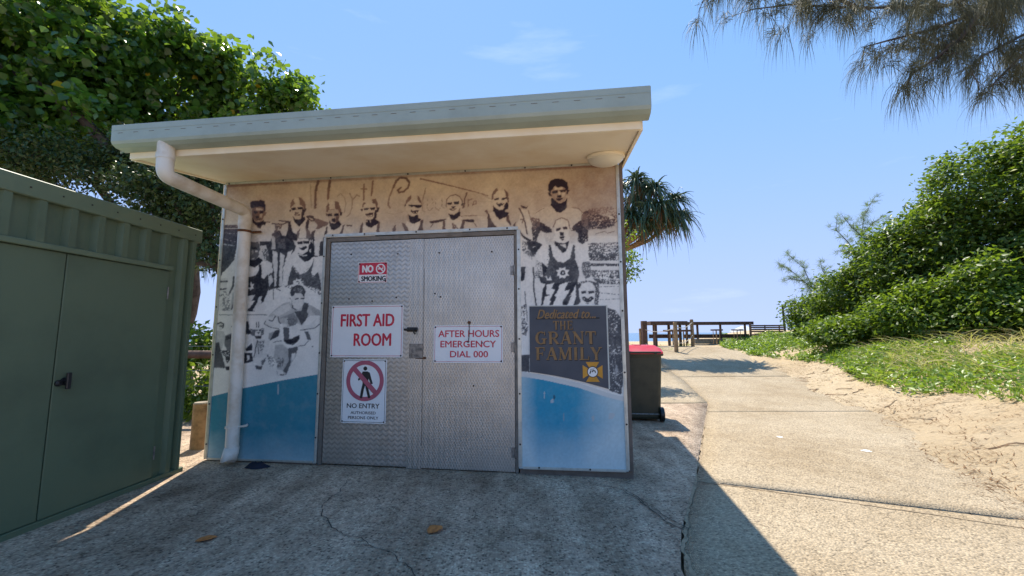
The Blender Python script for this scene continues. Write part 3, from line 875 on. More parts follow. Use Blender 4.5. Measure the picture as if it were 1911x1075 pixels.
# ------------------------------------------------------------------ ground, sea, paving
def axis(dense0, dense1, step, lo, hi, grow=1.16):
    a = list(np.arange(dense0, dense1+1e-6, step)); s = step; x = a[-1]
    while x < hi: s *= grow; x += s; a.append(x)
    s = step; x = a[0]; pre = []
    while x > lo: s *= grow; x -= s; pre.append(x)
    return np.array(pre[::-1]+a)
gx = axis(-1.0, 12.0, .075, -7000, 7000); gy = axis(1.2, 20.0, .085, -7000, 7000)
GX, GY = np.meshgrid(gx, gy); GZ = terrain(GX, GY)
def grid_obj(name, X, Y, Z, mat, parent=None, smooth=True):
    h, w = X.shape; me = bpy.data.meshes.new(name); n = h*w
    me.vertices.add(n); me.vertices.foreach_set('co', np.stack([X, Y, Z], -1).astype(np.float32).ravel())
    i = np.arange((h-1)*w).reshape(h-1, w)[:, :-1].ravel(); q = np.stack([i, i+1, i+w+1, i+w], -1)
    me.loops.add(q.size); me.loops.foreach_set('vertex_index', q.astype(np.int32).ravel())
    me.polygons.add(len(q)); me.polygons.foreach_set('loop_start', np.arange(0, q.size, 4, dtype=np.int32))
    me.update(calc_edges=True); me.validate()
    if smooth: me.shade_smooth()
    me.materials.append(mat); o = bpy.data.objects.new(name, me); col.objects.link(o)
    if parent: o.parent = parent
    return o
tag(grid_obj('ground', GX, GY, GZ, M['sand']), kind='structure')
sx = axis(-200, 200, 40, -9000, 9000, 1.4); sy = axis(44, 300, 30, 44, 12000, 1.4); sy = sy[sy >= 44]
SX, SY = np.meshgrid(sx, sy); tag(grid_obj('sea', SX, SY, SX*0-4.9, M['sea']), kind='structure')
pav = empty('concrete_path'); tag(pav, kind='structure')
def slab(name, left, right, y0f, y1f, mat, parent, top, nx=14, ny=28, skirt=.09):
    """left(y)/right(y): plan limits; y0f/y1f(s): near and far ends across the slab"""
    V = []; s = np.linspace(0, 1, nx); t = np.linspace(0, 1, ny)
    X = np.zeros((ny, nx)); Y = np.zeros((ny, nx))
    for j, a in enumerate(s):
        ya, yb = y0f(a), y1f(a); yy = ya+(yb-ya)*t
        Y[:, j] = yy; X[:, j] = left(yy)*(1-a)+right(yy)*a
    Z = rise(Y)+top
    # chamfered skirt all round
    def ring(A, e): 
        return np.concatenate([A[:1], A, A[-1:]], 0) if e == 0 else np.concatenate([A[:, :1], A, A[:, -1:]], 1)
    X = ring(ring(X, 0), 1); Y = ring(ring(Y, 0), 1); Z = ring(ring(Z, 0), 1); Z = Z.copy()
    Z[0] -= skirt; Z[-1] -= skirt; Z[1:-1, 0] -= skirt; Z[1:-1, -1] -= skirt
    return grid_obj(name, X, Y, Z, mat, parent, smooth=False)
g_ = .009
xlr = lambda y: xl(y)+g_; xrr = lambda y: xr(y)+.55
J1 = lambda s: 3.69+(2.78-3.69)*s
slab('slab', xlr, xrr, lambda s: -9., lambda s: J1(s)-g_, M['path_concrete'], pav, .030, ny=160)
slab('slab', xlr, xrr, lambda s: J1(s)+g_, lambda s: 6.71-.05*s-g_, M['path_concrete'], pav, .033)
slab('slab', xlr, xrr, lambda s: 6.71-.05*s+g_*.8, lambda s: 10.2-g_, M['path_concrete'], pav, .030)
slab('slab', xlr, xrr, lambda s: 10.2+g_, lambda s: 16.5, M['path_concrete'], pav, .026)
apr = empty('concrete_apron'); tag(apr, kind='structure')
slab('slab', lambda y: y*0-7.5, lambda y: xl(y)-g_, lambda s: -9., lambda s: 7.4-g_, M['apron_concrete'], apr, .036, 30, 200)
slab('slab', lambda y: y*0+.5, lambda y: xl(y)-g_, lambda s: 7.4+g_, lambda s: 11.6, M['path_concrete'], apr, .036)
def ribbon(name, pts, w, mat, parent, z=.042, jit=.012, seed=1):
    r = random.Random(seed); P = []
    for (a, b) in zip(pts, pts[1:]):
        n = max(2, int(math.dist(a, b)/.035))
        P += [(a[0]+(b[0]-a[0])*i/n, a[1]+(b[1]-a[1])*i/n) for i in range(n)]
    P.append(pts[-1]); v = []; f = []; off = 0
    for i, p in enumerate(P):
        q = P[min(i+1, len(P)-1)]; o = P[max(i-1, 0)]; t = Vector((q[0]-o[0], q[1]-o[1])).normalized(); nn = Vector((-t.y, t.x))
        off = off*.75+r.uniform(-jit, jit); ww = w*r.uniform(.35, 1.25)
        for sgn in (-1, 1):
            x, y = p[0]+nn.x*(off+sgn*ww/2), p[1]+nn.y*(off+sgn*ww/2); v.append((x, y, rise(y)+z))
    f = [(2*i, 2*i+1, 2*i+3, 2*i+2) for i in range(len(P)-1)]
    return mobj(name, v, f, mat, parent)
G2 = lambda *q: [tuple(gflat(*p)[:2]) for p in q]
ribbon('crack', G2((650, 903), (612, 945), (592, 972), (625, 1005), (690, 1035), (770, 1075), (880, 1160)), .006, M['crack_dirt'], apr, jit=.02, seed=2)
ribbon('crack', G2((1088, 900), (1120, 915), (1165, 925), (1215, 958), (1275, 1000)), .007, M['crack_dirt'], apr, jit=.02, seed=3)
ribbon('crack', G2((1165, 925), (1195, 945), (1240, 985), (1272, 1003)), .009, M['crack_dirt'], apr, seed=4)
ribbon('crack', G2((0, 990), (60, 968), (190, 930)), .008, M['crack_dirt'], apr, seed=9)
ribbon('sand_joint', [(xl(y), y) for y in np.linspace(.8, 7.3, 12)], .028, M['joint_sand'], pav, .034, .008, seed=5)
ribbon('sand_joint', [(1.57, J1(0)), (2.3, J1(.4)), (3.3, J1(.97))], .02, M['joint_sand'], pav, .0335, .005, seed=6)
# ------------------------------------------------------------------ first aid building
PA = gflat(387, 865); PB = gflat(1182, 901); BT = (PB-PA)/np.linalg.norm(PB-PA); BN = np.array([BT[1], -BT[0], 0])
BLEN = float(np.linalg.norm(PB-PA)); BRZ = math.atan2(BT[1], BT[0])
def fac(x, y, o=0.0):
    d = ray(x, y); k = ((PA+BN*o-CC)@BN)/(d@BN); p = CC+d*k
    return float((p-PA)@BT), float(p[2])
bld = empty('first_aid_building', (PA[0], PA[1], 0), BRZ, 'small flat-roofed first aid hut with a beach club photo mural and metal double doors', 'building')
def lean(mb, a): mb.v = [(x, y, z+a*(1-x/4.2)) for x, y, z in mb.v]; return mb
ZT = 2.895; DEPTH = 3.2; DX0, DX1, DZ = 1.235, 3.205, 2.29      # wall top, hut depth, door opening
wl = MB(); wl.box(0.02, .10, .0, DX0, .2, ZT+.06); wl.box(DX1, .10, 0, BLEN-.02, .2, ZT+.06); wl.box(DX0, .1005, DZ, DX1, .1995, ZT+.06)
wl.box(.02, .201, 0, .12, DEPTH, ZT+.1); wl.box(BLEN-.12, .201, 0, BLEN-.02, DEPTH, ZT+.1); wl.box(.121, DEPTH-.1, 0, BLEN-.121, DEPTH-.001, ZT+.1)
wl.build('wall', M['wall_render'], bld)
MB().box(-.005, -.006, 0, DX0-.03, .099, .055).build('plinth', M['wall_brown'], bld); MB().box(DX1+.02, -.006, 0, BLEN+.004, .099, .098).build('plinth', M['wall_brown'], bld)
MB().box(DX0-.029, .03, 0, DX1+.019, .099, .035).build('door_sill', M['wall_brown'], bld)
# mural sheet: fine grid that carries the print as a colour attribute, with a real door opening
pr = paint_mural()
us = np.linspace(.0, 4.18, 660); zs = np.linspace(0, 1, 460)
U, S_ = np.meshgrid(us, zs); ZB = .048+(.098-.048)*U/4.18; ZTOP = 2.945+(ZT-2.945)*U/4.18; Zm = ZB+(ZTOP-ZB)*S_
Pw = PA[None, None]+BT[None, None]*U[..., None]; Pw = Pw+BN[None, None]*.02; Pw[..., 2] = Zm
q = Pw-CC; w_ = q@CF; PXm = W0/2+FPX*(q@CR)/w_; PYm = H0/2-FPX*(q@CU)/w_
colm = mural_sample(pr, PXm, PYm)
h, w = U.shape; keep = ~((U[:-1, :-1] > DX0-.012) & (U[:-1, 1:] < DX1+.012) & (Zm[1:, :-1] < DZ+.012))
idx = np.arange(h*w).reshape(h, w); qd = np.stack([idx[:-1, :-1], idx[:-1, 1:], idx[1:, 1:], idx[1:, :-1]], -1)[keep]
used, inv = np.unique(qd.ravel(), return_inverse=True); vv = np.stack([U, U*0-.02, Zm], -1).reshape(-1, 3)[used]; cc = colm.reshape(-1, 3)[used]
me = bpy.data.meshes.new('mural_panel'); me.vertices.add(len(vv)); me.vertices.foreach_set('co', vv.astype(np.float32).ravel())
me.loops.add(inv.size); me.loops.foreach_set('vertex_index', inv.astype(np.int32)); me.polygons.add(inv.size//4); me.polygons.foreach_set('loop_start', np.arange(0, inv.size, 4, dtype=np.int32)); me.update(calc_edges=True)
ca = me.color_attributes.new('print', 'FLOAT_COLOR', 'POINT'); ca.data.foreach_set('color', np.concatenate([cc, np.ones((len(cc), 1))], 1).astype(np.float32).ravel())
me.materials.append(M['mural_print']); mo = bpy.data.objects.new('mural_panel', me); col.objects.link(mo); mo.parent = bld
mo['label'] = 'sepia beach club photograph of men in caps and singlets printed above a blue wave'
# backing board behind the sheet
MB().box(0, -.018, .05, DX0-.02, .0985, 2.92).box(DX1+.02, -.018, .1, 4.18, .0985, 2.89).box(DX0-.0195, -.0182, DZ+.02, DX1+.0195, .0984, 2.90).build('backing_board', M['aluminium_trim'], bld)
# aluminium trims round the sheets, with screws
def trim(x0, z0, x1, z1, w=.026, y=-.0285, mat='aluminium_trim', name='trim'):
    mb = MB(); d = Vector((x1-x0, z1-z0)).normalized(); n = Vector((-d.y, d.x))*w/2
    pts = [(x0+n.x, z0+n.y), (x0-n.x, z0-n.y), (x1-n.x, z1-n.y), (x1+n.x, z1+n.y)]
    mb.prism(pts, y, -.0195); mb.prism([(x0+n.x*.35, z0+n.y*.35), (x0-n.x*.35, z0-n.y*.35), (x1-n.x*.35, z1-n.y*.35), (x1+n.x*.35, z1+n.y*.35)], y-.004, y+.001)
    return mb.build(name, M[mat], bld)
screw_me = None
def screw(x, z, y=-.034, parent=None):
    global screw_me
    if screw_me is None:
        screw_me = MB().lathe([(.0085, 0), (.0085, -.003), (.004, -.006)], 8, axis='Y').build('screw', M['screw_black'], bld); o = screw_me
    else: o = screw_me.copy(); col.objects.link(o)
    o.parent = parent or bld; o.location = (x, y, z)
trim(.0, 2.953, 4.18, ZT+.008); trim(.004, .06, .004, 2.935); trim(4.176, .11, 4.176, 2.88, .03)
trim(.02, .055, DX0-.05, .068, .02); trim(DX1+.05, .095, 4.16, .104, .022)
trim(DX0-.022, DZ+.028, DX1+.022, DZ+.022, .03); trim(DX0-.024, .06, DX0-.024, DZ+.01, .026); trim(DX1+.025, .1, DX1+.025, DZ+.005, .034)
for x, z in [(.05, 2.945), (.7, 2.943), (1.25, 2.935), (2.1, 2.922), (2.7, 2.914), (3.3, 2.907), (3.75, 2.902), (4.16, 2.9), (1.3, 2.318), (1.65, 2.317), (2.2, 2.316), (2.75, 2.315), (3.12, 2.313),
             (.004, 2.55), (.004, 2.1), (.004, 1.6), (.004, 1.1), (.004, .6), (.004, .2), (DX0-.024, 2.1), (DX0-.024, 1.62), (DX0-.024, 1.12), (DX0-.024, .72), (DX0-.024, .3),
             (DX1+.025, 2.1), (DX1+.025, 1.72), (DX1+.025, 1.25), (DX1+.025, .75), (DX1+.025, .3), (4.176, 2.4), (4.176, 1.95), (4.176, 1.5), (4.176, .95), (4.176, .5), (3.4, .104), (3.85, .106)]: screw(x, z)
MB().box(4.193, -.03, .1, 4.222, .0985, ZT+.0).build('corner_strip', M['wall_brown'], bld)
MB().box(-.02, -.03, .05, -.012, .09, 2.94).build('corner_strip', M['cream_paint'], bld)
# door frame (recessed jambs), two tread-plate leaves
MB().box(DX0-.008, -.014, .04, DX0+.03, .095, DZ).box(DX1-.018, -.014, .04, DX1+.006, .095, DZ).box(DX0+.0305, -.0142, DZ-.035, DX1-.0185, .095, DZ+.004).build('door_frame', M['frame_taupe'], bld)
SEAM = 2.145
def leaf(x0, x1, z0, z1, yf, mat, lab):
    mb = MB().box(x0, yf, z0, x1, yf+.04, z1, .003); o = mb.build('door_leaf', M[mat], bld); o['label'] = lab; return o
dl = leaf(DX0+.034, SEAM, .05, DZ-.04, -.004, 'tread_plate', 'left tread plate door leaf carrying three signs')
dr = leaf(SEAM+.006, DX1-.022, .045, DZ-.04, -.002, 'tread_plate_diamond', 'right tread plate door leaf, slightly brighter than the left')
MB().prism([(SEAM-.008, .04), (SEAM+.135, .04), (SEAM+.128, DZ-.042), (SEAM-.014, DZ-.042)], -.0085, -.0045).build('meeting_strip', M['tread_plate_diamond'], dr)
MB().box(SEAM+.137, -.0032, .25, SEAM+.140, -.0021, 1.95).build('weld_line', M['dark_hardware'], dr)
hx, hz = fac(770, 615)
MB().box(hx-.05, -.022, hz-.022, hx+.055, -.0088, hz+.022, .003).tube([(hx-.075, -.03, hz), (hx+.06, -.03, hz)], .011, 8).tube([(hx+.03, -.03, hz), (hx+.03, -.045, hz-.03), (hx+.045, -.04, hz-.045)], .008, 6).build('bolt', M['dark_hardware'], dr)
lx, lz = fac(777, 655)
MB().box(lx-.07, -.0125, lz-.07, lx+.07, -.0088, lz+.07, .003).build('latch_plate', M['steel_hardware'], dr)
MB().prism([(lx-.005, lz-.075), (lx+.1, lz-.078), (lx+.1, lz-.055), (lx, lz-.06)], -.0098, -.0089).build('rust_stain', M['rust'], dr)
for px, py in ((946, 505), (963, 845), (963, 648)):
    x, z = fac(px, py); MB().tube([(DX1-.02, -.012, z-.05), (DX1-.02, -.012, z+.05)], .009, 8).box(DX1-.06, -.0068, z-.045, DX1-.028, -.0022, z+.045).build('hinge', M['steel_hardware'], dr)
for px, py in ((656, 475), (743, 474), (652, 558), (695, 562), (740, 555), (820, 472), (812, 548), (822, 554), (918, 470), (884, 720), (900, 640)):
    x, z = fac(px, py); screw(x, z, -.0045)
MB().tube([(*fac(876, 602)[:1], -.0085, fac(876, 602)[1]), (fac(876, 602)[0], -.012, fac(876, 602)[1])], .016, 8).build('rusty_bolt', M['rust'], dr)
x, z = fac(876, 602); x2, z2 = fac(876, 640)
MB().tube([(x, -.014, z), (x+.004, -.016, (z+z2)/2), (x-.006, -.016, z2), (x-.02, -.016, z2+.012)], .0035, 6).build('hook_wire', M['dark_hardware'], dr)
# roof: forward-falling sheet, gutter, fascia, sloping soffit; deep eave in front, flush sides
lean(MB().profx([(-1.0, 2.732), (-1.0, 2.90), (-.972, 2.90), (-.972, 2.732)], -.004, 4.236), .078).build('fascia', M['cream_paint'], bld)
sof = MB()
sof.add([(.0, -.971, 2.75+.078), (4.23, -.971, 2.75), (4.222, -.03, 2.909), (.0, -.03, 2.962), (.0, -.971, 2.765+.078), (4.23, -.971, 2.765), (4.222, -.03, 2.924), (.0, -.03, 2.977)], [(3, 2, 1, 0), (4, 5, 6, 7), (0, 1, 5, 4), (1, 2, 6, 5), (2, 3, 7, 6), (3, 0, 4, 7)])
sof.build('soffit', M['cream_paint'], bld)
MB().add([(4.231, -.971, 2.735), (4.231, .3, 2.94), (4.231, .3, 3.2), (4.231, -.971, 2.95), (4.253, -.971, 2.735), (4.253, .3, 2.94), (4.253, .3, 3.2), (4.253, -.971, 2.95)], [(0, 1, 2, 3), (7, 6, 5, 4), (0, 4, 5, 1), (1, 5, 6, 2), (2, 6, 7, 3), (3, 7, 4, 0)]).build('barge_board', M['cream_paint'], bld)
MB().add([(-.027, -.971, 2.81), (-.027, .3, 3.0), (-.027, .3, 3.25), (-.027, -.971, 3.02), (-.005, -.971, 2.81), (-.005, .3, 3.0), (-.005, .3, 3.25), (-.005, -.971, 3.02)], [(0, 3, 2, 1), (4, 5, 6, 7), (0, 1, 5, 4), (1, 2, 6, 5), (2, 3, 7, 6), (3, 0, 4, 7)]).build('barge_board', M['cream_paint'], bld)
gp = [(-1.126, 2.974), (-1.126, 2.967), (-1.122, 2.838), (-1.112, 2.815), (-1.08, 2.795), (-1.02, 2.788), (-1.0015, 2.788), (-1.0015, 2.93), (-1.012, 2.93), (-1.012, 2.799), (-1.075, 2.805), (-1.103, 2.82), (-1.112, 2.841), (-1.115, 2.952), (-1.103, 2.952), (-1.103, 2.974)]
gut = lean(MB().profx(gp, -.045, 4.284), .076).build('gutter', M['gutter_green'], bld)
for xa, xb in ((4.2845, 4.289), (-.050, -.0455)): lean(MB().profx([(-1.124, 2.972), (-1.120, 2.838), (-1.110, 2.817), (-1.08, 2.797), (-1.002, 2.790), (-1.002, 2.97)], xa, xb), .076).build('end_cap', M['gutter_green'], gut)
sl_ = MB()
for x in np.arange(.02, 4.2, .15): sl_.box(x, -1.1262, 2.9025, x+.045, -1.1225, 2.9055)
lean(sl_, .076).build('overflow_slot', M['frame_taupe'], gut)['kind'] = 'stuff'
lean(MB().box(-.04, -1.1268, 2.925, 4.28, -1.1255, 2.930), .076).build('gutter_bead', M['gutter_green'], gut)
rf = MB(); n = 26
for i in range(n):
    xa = -.03+4.29*i/n; xb = xa+4.29/n; xm = xa+.03
    rf.add([(xa, -1.06, 2.955), (xm, -1.06, 2.985), (xm+.02, -1.06, 2.985), (xm+.05, -1.06, 2.955), (xb, -1.06, 2.955), (xa, 3.3, 3.56), (xm, 3.3, 3.59), (xm+.02, 3.3, 3.59), (xm+.05, 3.3, 3.56), (xb, 3.3, 3.56)], [(0, 1, 6, 5), (1, 2, 7, 6), (2, 3, 8, 7), (3, 4, 9, 8)])
lean(rf, .07).build('roof_sheet', M['roof_sheet'], bld)
MB().box(.021, .301, 2.99, 4.199, 3.19, 3.10).build('roof_frame', M['cream_paint'], bld)
# bulkhead light under the soffit
SOFA = math.atan2(2.909-2.752, .941)
cl = empty('ceiling_light', (4.05, -.27, 2.868), parent=bld); cl.rotation_euler = (SOFA, 0, 0)
MB().lathe([(.168, 0), (.168, -.02), (.158, -.026)], 32).build('light_base', M['cream_paint'], cl, True)
MB().lathe([(.155, -.0265), (.15, -.042), (.125, -.066), (.08, -.084), (.03, -.091), (.004, -.092)], 32).build('light_dome', M['light_diffuser'], cl, True)
# downpipe
def bez(pts, r=.07, n=5):
    out = [Vector(pts[0])]
    for a, b, c in zip(pts, pts[1:], pts[2:]):
        a, b, c = Vector(a), Vector(b), Vector(c); p = b+(a-b).normalized()*r; q = b+(c-b).normalized()*r
        out += [p*(1-t)**2+b*2*t*(1-t)+q*t*t for t in [i/n for i in range(n+1)]]
    return out+[Vector(pts[-1])]
pt0 = (.415, -1.055, 2.90); pt1 = (.425, -1.055, 2.615); pt2 = (.335, -.10, 2.60); pt3 = (.36, -.10, .13)
dp = MB().tube(bez([pt0, pt1, pt2, pt3], .065), .060, 20).build('downpipe', M['cream_paint'], bld, True)
M_pipe = paint('pipe_white', (.74, .70, .62), .4, var=.06, scale=5, dirt=(.55, .46, .34)); dp.data.materials.clear(); dp.data.materials.append(M_pipe)
def ringat(a, b, r=.0645): return MB().tube([a, b], r, 20)
ringat((.4180, -1.055, 2.80), (.4195, -1.055, 2.75)).build('socket', M_pipe, dp, True)
ringat((.3365, -.10, 2.50), (.3370, -.10, 2.44)).build('socket', M_pipe, dp, True)
zb = fac(455, 432, .1)[1]
MB().tube([(.338, -.10, zb-.012), (.3385, -.10, zb+.012)], .065, 20).box(.39, -.06, zb-.012, .49, -.045, zb+.012).build('strap', M['rust'], dp)
zb = fac(440, 797, .1)[1]
MB().tube([(.352, -.10, zb-.01), (.3525, -.10, zb+.01)], .066, 20).tube([(.40, -.10, zb), (.46, -.09, zb+.008)], .01, 8).tube([(.46, -.09, zb+.008), (.47, -.06, zb+.008), (.45, -.03, zb+.008)], .012, 8).build('strap', M_pipe, dp)
sh = MB(); ring = []
for j in range(20):
    a = 2*math.pi*j/20; ring.append((.36+.062*math.cos(a), -.10+.062*math.sin(a), .20)); 
for j in range(20):
    a = 2*math.pi*j/20; ring.append((.36+.062*math.cos(a), -.135+.07*math.sin(a), .045+.035*(1-math.sin(a))*.5+.03*max(0, math.cos(a))))
sh.add(ring, [(j, (j+1) % 20, 20+(j+1) % 20, 20+j) for j in range(20)]); shoe = sh.build('shoe', M_pipe, dp, True)
sm = shoe.modifiers.new('wall', 'SOLIDIFY'); sm.thickness = .004
# ------------------------------------------------------------------ dedication board (bolted on the mural)
def text_mesh(s, bold=0.0, shear=0.0, spacing=1.0):
    c = bpy.data.curves.new('t', 'FONT'); c.body = s; c.size = 1; c.offset = bold; c.shear = shear; c.space_character = spacing; c.resolution_u = 3
    o = bpy.data.objects.new('t', c); col.objects.link(o); bpy.context.view_layer.update()
    m = bpy.data.meshes.new_from_object(o.evaluated_get(bpy.context.evaluated_depsgraph_get())); bpy.data.objects.remove(o)
    v = np.array([q.co[:] for q in m.vertices]); f = [tuple(p.vertices) for p in m.polygons]; bpy.data.meshes.remove(m); return v, f
def lettering(s, x0, z0, x1, z1, y, mat, parent, bold=0.0, shear=0.0, name='lettering', lab=None):
    """flat print; weight is built up from copies set a hair apart"""
    v, f = text_mesh(s, 0.0, shear); mn, mxx = v.min(0), v.max(0); b = bold*(z1-z0); VV, FF = [], []; n = len(v)
    for k, (dx, dz) in enumerate(((0, 0), (-b, 0), (b, 0), (0, b*.7), (0, -b*.7)) if bold else ((0, 0),)):
        X = x0+b+dx+(v[:, 0]-mn[0])/(mxx[0]-mn[0])*(x1-x0-2*b); Z = z0+b*.7+dz+(v[:, 1]-mn[1])/(mxx[1]-mn[1])*(z1-z0-1.4*b)
        VV.append(np.stack([X, X*0+y-.00006*k, Z], -1)); FF += [tuple(i+n*k for i in q) for q in f]
    o = mobj(name, np.concatenate(VV), FF, M[mat], parent)
    for p in o.data.polygons:
        if p.normal.y > 0: p.flip()
    o.data.update(); o['kind'] = 'stuff'
    if lab: o['label'] = lab
    return o
def rectpx(q, o=.02):
    a = [fac(*p, o) for p in q]; return (a[0][0]+a[3][0])/2, (a[2][1]+a[3][1])/2, (a[1][0]+a[2][0])/2, (a[0][1]+a[1][1])/2
def pxbox(x0, y0, x1, y1, o=.03):
    a = fac(x0, y0, o); b = fac(x1, y1, o); return min(a[0], b[0]), min(a[1], b[1]), max(a[0], b[0]), max(a[1], b[1])
ded = empty('dedication_plaque', (PA[0], PA[1], 0), BRZ, 'dark grey board with gold lettering and yellow cross emblem mounted on the mural', 'plaque')
edge_px = [(989, 694), (1010, 697), (1035, 701), (1060, 706), (1090, 713), (1136, 726)]
poly = [fac(988, 572, .03), fac(1131, 571, .03)]+[fac(*p, .03) for p in edge_px[::-1]]
MB().prism(poly, -.030, -.0205).build('board', M['plaque_grey'], ded)
e0 = fac(1131, 571, .03); e1 = fac(1136, 726, .03); l0 = fac(988, 572, .03)
MB().prism([(e0[0], e0[1]), (e0[0]+.012, e0[1]), (e1[0]+.012, e1[1]), (e1[0], e1[1])], -.0302, -.0204).prism([(l0[0], l0[1]), (e0[0]+.012, e0[1]+.0), (e0[0]+.012, e0[1]+.008), (l0[0], l0[1]+.008)], -.0301, -.0204).build('edging', M['plaque_edge'], ded)
# serif capitals as outlines on a unit box: strokes (x0,z0,x1,z1,width) + serifs
def serif_letter(ch):
    B, T = .24, .085; r = []
    def bar(x0, z0, x1, z1, w): 
        d = Vector((x1-x0, z1-z0)).normalized(); n = Vector((-d.y, d.x))*w/2
        r.append([(x0+n.x, z0+n.y), (x0-n.x, z0-n.y), (x1-n.x, z1-n.y), (x1+n.x, z1+n.y)])
    def hb(x0, x1, z, w=.075): r.append([(x0, z), (x1, z), (x1, z+w), (x0, z+w)])
    def vb(x, w, z0=0, z1=1): r.append([(x, z0), (x+w, z0), (x+w, z1), (x, z1)])
    def sv(x, z): hb(x-.13, x+.13, z)
    def arc(cx, cz, rx, rz, a0, a1, wx, wz, n=14):
        for i in range(n):
            a, b = math.radians(a0+(a1-a0)*i/n), math.radians(a0+(a1-a0)*(i+1)/n)
            r.append([(cx+rx*math.cos(a), cz+rz*math.sin(a)), (cx+rx*math.cos(b), cz+rz*math.sin(b)), (cx+(rx-wx)*math.cos(b), cz+(rz-wz)*math.sin(b)), (cx+(rx-wx)*math.cos(a), cz+(rz-wz)*math.sin(a))])
    W = .85
    if ch == 'T': vb(.31, B); sv(.43, 0); hb(0, .86, .92, .08); vb(0, .07, .72, .95); vb(.79, .07, .72, .95)
    elif ch == 'H': vb(.08, B*.85); vb(.62, B*.85); hb(.2, .7, .47); [sv(x, z) for x in (.18, .72) for z in (0, .925)]; W = .95
    elif ch == 'E': vb(.1, B*.9); hb(0, .8, 0, .08); hb(0, .78, .92, .08); hb(.2, .62, .47); vb(.73, .07, 0, .27); vb(.71, .07, .75, 1); vb(.57, .06, .36, .64); W = .82
    elif ch == 'F': vb(.1, B*.9); sv(.21, 0); hb(0, .78, .92, .08); hb(.2, .6, .47); vb(.71, .07, .72, 1); vb(.56, .06, .35, .64); W = .8
    elif ch == 'G': arc(.48, .5, .48, .52, 55, 305, .24, .09, 20); vb(.66, .2, .02, .42); hb(.54, .98, .38); vb(.76, .07, .7, 1); W = 1.0
    elif ch == 'R': vb(.1, B*.9); sv(.2, 0); hb(0, .5, .92, .08); hb(.2, .5, .44, .075); arc(.48, .72, .36, .28, 90, -90, .2, .08); bar(.48, .46, .80, .03, .2); hb(.68, .95, 0); W = .95
    elif ch == 'A': bar(.47, 1, .12, .03, .085); bar(.48, 1, .80, .03, .23); sv(.12, 0); sv(.80, 0); hb(.25, .66, .3); W = .95
    elif ch == 'N': vb(.12, .08); vb(.76, .08); bar(.14, .94, .78, .06, .22); sv(.16, 0); sv(.12, .925); sv(.80, .925); W = .98
    elif ch == 'M': bar(.16, .97, .12, .02, .08); bar(.18, .96, .52, .05, .2); bar(.52, .05, .86, .96, .08); vb(.84, .2); sv(.12, 0); sv(.94, 0); sv(.14, .925); sv(.94, .925); W = 1.1
    elif ch == 'I': vb(.1, B*.9); sv(.21, 0); sv(.21, .925); W = .42
    elif ch == 'L': vb(.1, B*.9); sv(.21, .925); hb(0, .78, 0, .08); vb(.72, .07, 0, .3); W = .8
    elif ch == 'Y': vb(.36, B*.85, 0, .5); bar(.16, .98, .46, .45, .22); bar(.80, .98, .50, .45, .08); sv(.46, 0); sv(.14, .925); sv(.80, .925); W = .95
    return r, W
def serif_text(s, x0, z0, x1, z1, y, mat, parent, dx=0, dz=0):
    L_ = [serif_letter(c) for c in s]; tot = sum(w for _, w in L_)+.1*(len(s)-1); mb = MB(); cx = 0; k = 0
    for r, w in L_:
        for pl in r:
            k += 1; yy = y-.00002*k
            mb.prism([(x0+dx+(cx+a)/tot*(x1-x0), z0+dz+b*(z1-z0)) for a, b in pl], yy-.0015, y+.0004)
        cx += w+.1
    return mb.build('lettering', M[mat], parent)
for s, b in (('THE', (1032, 599, 1069, 615)), ('GRANT', (999, 619, 1112, 642)), ('FAMILY', (999, 648, 1124, 672))):
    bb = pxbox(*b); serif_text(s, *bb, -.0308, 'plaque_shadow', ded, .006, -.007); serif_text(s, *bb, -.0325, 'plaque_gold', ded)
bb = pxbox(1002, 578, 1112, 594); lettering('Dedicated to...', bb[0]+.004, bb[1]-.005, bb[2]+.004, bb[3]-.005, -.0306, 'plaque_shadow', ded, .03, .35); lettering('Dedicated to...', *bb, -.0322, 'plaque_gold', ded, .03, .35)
bb = pxbox(1000, 593.5, 1119, 595); MB().box(bb[0], -.0315, bb[1], bb[2], -.0301, bb[3]).build('rule', M['plaque_shadow'], ded)
ec = fac(1106, 694, .03); er = .088
for k4 in range(4):
    a = math.pi/2*k4; rot = lambda x, z: (ec[0]+x*math.cos(a)-z*math.sin(a), ec[1]+x*math.sin(a)+z*math.cos(a))
    MB().prism([rot(*p) for p in ((-.018, .02), (-.06, er), (.06, er), (.018, .02))][::-1], -.0325-.0001*k4, -.0304).build('emblem_arm', M['plaque_yellow'], ded)
MB().lathe([(.05, -.0302), (.05, -.0335)], 24, (ec[0], 0, ec[1]), 'Y').build('emblem_ring', M['sign_black'], ded)
MB().lathe([(.043, -.0303), (.043, -.0342)], 24, (ec[0], 0, ec[1]), 'Y').build('emblem_disc', M['sign_white'], ded)
em = MB()
for pts in ([(-.03, -.015), (-.02, .012), (-.01, .016), (-.014, -.004), (-.022, -.018)], [(-.008, .0), (.0, .018), (.012, .02), (.006, .004), (.0, -.004)], [(.012, .016), (.024, .012), (.03, -.008), (.022, -.01), (.018, .004), (.01, .004)], [(-.026, .02), (.018, .026), (.02, .03), (-.02, .026)]):
    em.prism([(ec[0]+a, ec[1]+b) for a, b in pts], -.0352, -.0341)
em.build('emblem_figure', M['sign_black'], ded)
